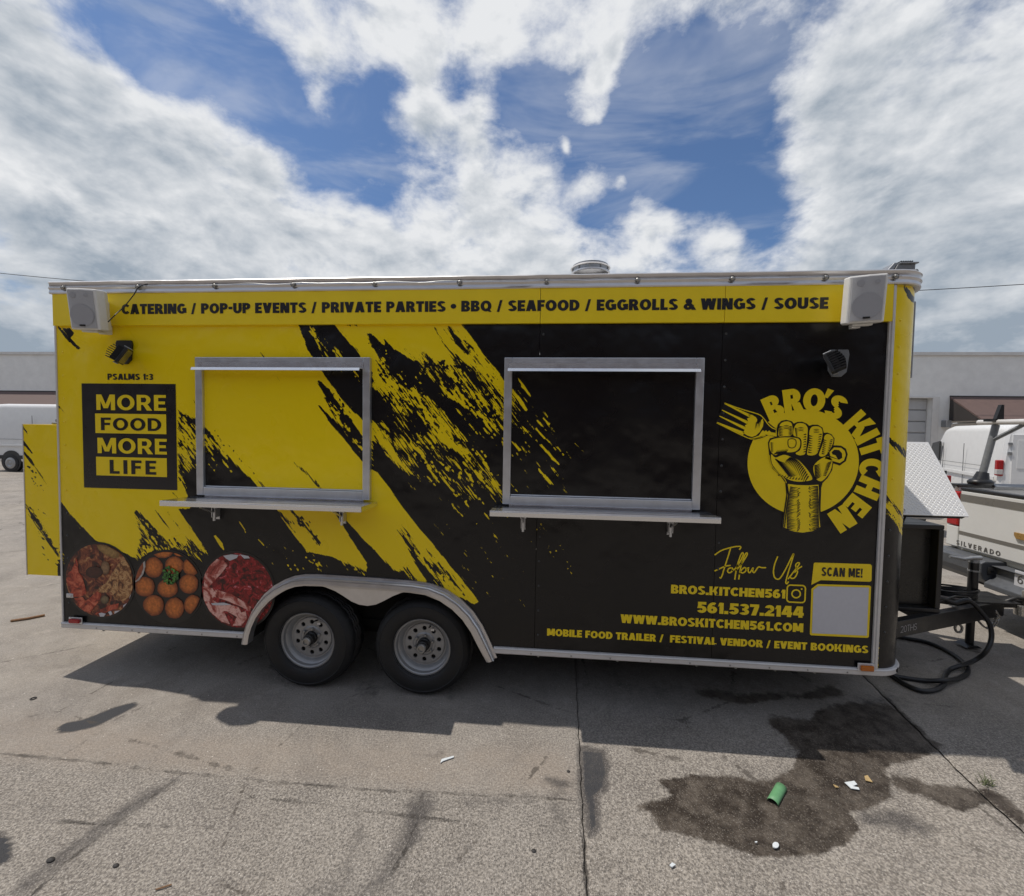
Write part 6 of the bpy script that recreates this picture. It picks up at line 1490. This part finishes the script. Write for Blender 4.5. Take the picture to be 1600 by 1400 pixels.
bmx.prism([(TX-.20, .56), (TX-.20, .655), (TX-.16, .675), (TX+.05, .675), (TX+.05, .44), (TX-.10, .44), (TX-.18, .50)], yf_-.62, yf_+.02, 'y')
bmx.prism([(TX-.20, .56), (TX-.20, .655), (TX-.16, .675), (TX+.05, .675), (TX+.05, .44), (TX-.10, .44), (TX-.18, .50)], yn-.02, yn+.62, 'y')
bmx.prism([(TX-.17, .42), (TX-.17, .47), (TX-.08, .53), (TX-.08, .62), (TX-.12, .64), (TX+.05, .64), (TX+.05, .42)], yn+.621, yf_-.621, 'y')
bmp = bmx.build('bumper', None, pk, bevel=.012)
MB().m(M_black).lathe([(.001, 0), (.045, 0), (.045, .04), (.001, .05)], (TX-.10, yf_-.60, .58), (-1, 0, 0), 18).build('trailer_socket', None, bmp)
yp = PX(1586, 900, TX-.09).y
lpz = PX(1590, 903, TX-.09).z
pl = MB().m(M_pw).box(TX-.096, TX-.09, yp-.30, yp, lpz-.08, lpz+.07).build('licence_plate', None, bmp, bevel=.006)
text_on('67', (TX-.098, yp-.03, lpz-.045), (TX-.098, yp-.13, lpz-.045), .075, M_badge, 'plate_lettering', pl, .16, nrm=Vector((-1, 0, 0)))
MB().m(M_black).box(TX-.30, TX+.1, TYC-.03, TYC+.03, .40, .46).sphere((7.66, 1.27, .43), .03, 12).build('ball_mount', None, pk)
MB().m(M_dark).box(TX+.1, 12.9, yn+.25, yf_-.25, .35, .60).build('chassis', None, pk)
cab = MB().m(M_offw); loft(cab, [(0, .6, 1.75, 1.0, .74, .15), (.08, .5, 1.90, 1.0, .76, .15), (1.6, .5, 1.92, 1.0, .76, .15), (2.3, .5, 1.45, 1.0, .84, .15), (2.5, .5, 1.28, 1.0, .9, .12), (3.6, .55, 1.15, .98, .88, .12), (3.75, .6, 1.0, .92, .84, .1)])
cab.v = [(x+9.9, y+TYC, z) for x, y, z in cab.v]; cab.build('cab', None, pk, smooth=35)
MB().m(M_glass).box(9.885, 9.93, TYC-.6, TYC+.6, 1.35, 1.74).build('rear_window', None, pk, bevel=.01)
for wx in (8.95, 12.75):
    for sd in (-1, 1): MB().m(M_rubber).lathe([(.001, .01), (.22, .0), (.37, .0), (.39, -.03), (.39, -.24), (.1, -.26)], (wx, TYC+sd*.98, .39), (0, sd, 0), 32).build('wheel', None, pk, smooth=40)
# ladder rack
pA = PY(1532, 752, yf_-.05); pB = PY(1556, 664, yf_-.05)
rk = MB().m(M_grey).tube([pA, pB], .033, 10).build('rack_post', None, pk, smooth=50)
MB().m(M_black).sphere((pA.x, pA.y, pA.z-.01), .09, 14, (1.3, 1.1, .55)).tube([pA, pA+Vector((.02, 0, .10))], [.075, .05], 12).build('post_foot', None, rk, smooth=50)
MB().m(M_lgrey).tube([pA+Vector((.1, -.03, -.05)), pA+Vector((.55, -.03, -.05))], .03, 4).build('post_rail', None, rk)
cA = PY(1535, 657.5, yf_+.10); MB().m(M_trimw).tube([(pB.x+.0, yf_+.14, pB.z+.03), (pB.x+.0, yn-.1, pB.z+.03)], .03, 10).build('crossbar', None, pk, smooth=50)
MB().m(M_black).prism([(pB.x-.03, pB.z+.05), (pB.x+.05, pB.z+.05), (pB.x+.045, pB.z+.22), (pB.x+.02, pB.z+.22)], yf_-.08, yf_-.04, 'y').box(pB.x-.12, pB.x+.02, yf_-.08, yf_-.04, pB.z+.035, pB.z+.065).build('rack_stop', None, rk)
MB().m(M_grey).tube([pA.lerp(pB, .72), (pB.x+.02, yf_-.35, pB.z+.02)], .02, 6).build('rack_brace', None, rk)
nA = Vector((pA.x, yn+.05, pA.z)); nB = Vector((pB.x, yn+.05, pB.z)); MB().m(M_grey).tube([nA, nB], .045, 10).build('rack_post', None, pk, smooth=50)

# ================================================================== small things on the ground
M_green = mat('cup_green', (.12, .30, .14), .55, 0, .12, 60)
g0, g1 = PZ(1207, 1252, .012), PZ(1221, 1227, .012); ax__ = (g1-g0); 
b = MB().m(M_green); L_ = ax__.length; d_ = ax__.normalized(); n_ = Vector((-d_.y, d_.x, 0)); v = []
for s_ in np.linspace(0, 1, 5):
    for k in range(9):
        a = math.pi*k/8; v.append(g0+d_*(L_*s_)+n_*(.027*math.cos(a))+Vector((0, 0, -.010+.022*math.sin(a))))
f = [(i*9+k, i*9+k+1, (i+1)*9+k+1, (i+1)*9+k) for i in range(4) for k in range(8)]
b.add(v, f); o = b.build('plastic_scrap', None, None, smooth=60); md = o.modifiers.new('thick', 'SOLIDIFY'); md.thickness = .0018; tag(o, 'green curved plastic scrap lying on the wet stain', 'litter')
M_wp = mat('litter_white', (.62, .66, .68), .5, 0, .1, 60); M_leaf = mat('leaf_tan', (.42, .30, .14), .7, 0, .2, 80); M_wood = mat('stick_brown', (.22, .12, .06), .8, 0, .3, 60)
def chip(name, pts, mt, lab, cat, h=.004):
    P = [PZ(u, v, h) for u, v in pts]; P2 = [p+Vector((0, 0, .003+.002*rnd.random())) for p in P]; n = len(P)
    tag(MB().m(mt).add(P+P2, [tuple(range(n)), tuple(range(2*n-1, n-1, -1))]+[(i, (i+1) % n, n+(i+1) % n, n+i) for i in range(n)]).build(name, None), lab, cat)
def z7(a, b_): return (1160+a/7.27, 1190+b_/7.27)
chip('plastic_shard', [z7(*p) for p in ((1160,240),(1270,225),(1305,265),(1255,285),(1320,300),(1330,325),(1235,310))], M_wp, 'notched white plastic shard on the wet stain right of the green scrap', 'litter')
chip('dry_leaf', [z7(*p) for p in ((1385,170),(1420,160),(1480,240),(1400,220))], M_leaf, 'tan leaf fragment just right of the white plastic shard', 'leaf')
chip('dry_leaf', [z7(*p) for p in ((1030,265),(1060,275),(1100,300),(1060,300))], M_leaf, 'narrow tan leaf fragment just left of the white plastic shard', 'leaf')
chip('bottle_cap', [z7(378+38*math.cos(a), 955+35*math.sin(a)) for a in np.linspace(0, 6.283, 15)[:-1]], M_wp, 'round pale cap on the dark stain below the green scrap', 'cap', .006)
chip('paper_bit', [(1046,1353),(1050,1349),(1056,1352),(1050,1356)], M_wp, 'tiny white paper bit left of the stain near the bottom', 'litter')
chip('paper_bit', [z7(140,915),(1160+170/7.27, 1190+912/7.27), z7(165,928), z7(145,926)], M_wp, 'tiny white paper bit beside the round cap', 'litter')
chip('straw', [(688,1193),(690,1187),(709,1182),(709,1184),(692,1190)], M_wp, 'pale straw bit on the dry concrete below the shadow edge', 'litter')
tag(MB().m(M_wood).tube([PZ(17, 970, .012), PZ(45, 966, .013), PZ(70, 961, .012)], .011, 6).build('wooden_stick', None), 'brown wooden stick lying on the ground by the rear box', 'stick')
tag(MB().m(M_wood).tube([PZ(243, 1390, .006), PZ(256, 1386, .006), PZ(268, 1382, .006)], .003, 5).build('twig', None), 'small brown twig at the bottom left of the concrete', 'twig')
tag(MB().m(mat('dark_scrap', (.03, .027, .025), .7)).lathe([(.012, 0), (.018, .002), (.018, .006), (.012, .006)], PZ(52, 1092, 0), (0, 0, 1), 14).build('washer', None), 'dark ring washer lying left of the long dark patch', 'washer')
def pebble(u, v, r, lab):
    p = PZ(u, v, r*.4); tag(MB().m(mat('dark_scrap', (.03, .027, .025), .7)).sphere(p, r, 8, (1.3, 1, .5)).build('dark_lump', None, None, smooth=60), lab, 'debris')
pebble(79, 1343, .013, 'dark flat lump near the crack at bottom left'); pebble(181, 1352, .010, 'small dark lump right of the crack at bottom left'); pebble(834, 1329, .009, 'small dark lump left of the vertical joint'); pebble(888, 1205, .008, 'dark round lump beside the joint below the shadow')
# weed in the joint
M_grass = mat('weed_green', (.07, .085, .03), .7, 0, .3, 60)
c_ = PZ(1541, 1226, 0); b = MB().m(M_grass); pr = random.Random(2)
for k in range(34):
    a = pr.random()*6.28; l_ = .03+.05*pr.random(); t = Vector((math.cos(a), math.sin(a), .55+pr.random()*.9)).normalized(); s_ = Vector((-math.sin(a), math.cos(a), 0))*.002; q0 = c_+Vector((pr.uniform(-.03, .03), pr.uniform(-.02, .02), 0))
    b.add([q0+s_, q0-s_, q0+t*l_*.6-s_*.7, q0+t*l_*.6+s_*.7, q0+t*l_+Vector((0, 0, -.01))], [(0, 1, 2, 3), (3, 2, 4)])
tag(b.build('weed_tuft', None), 'small green weed growing in the diagonal concrete joint', 'weed')
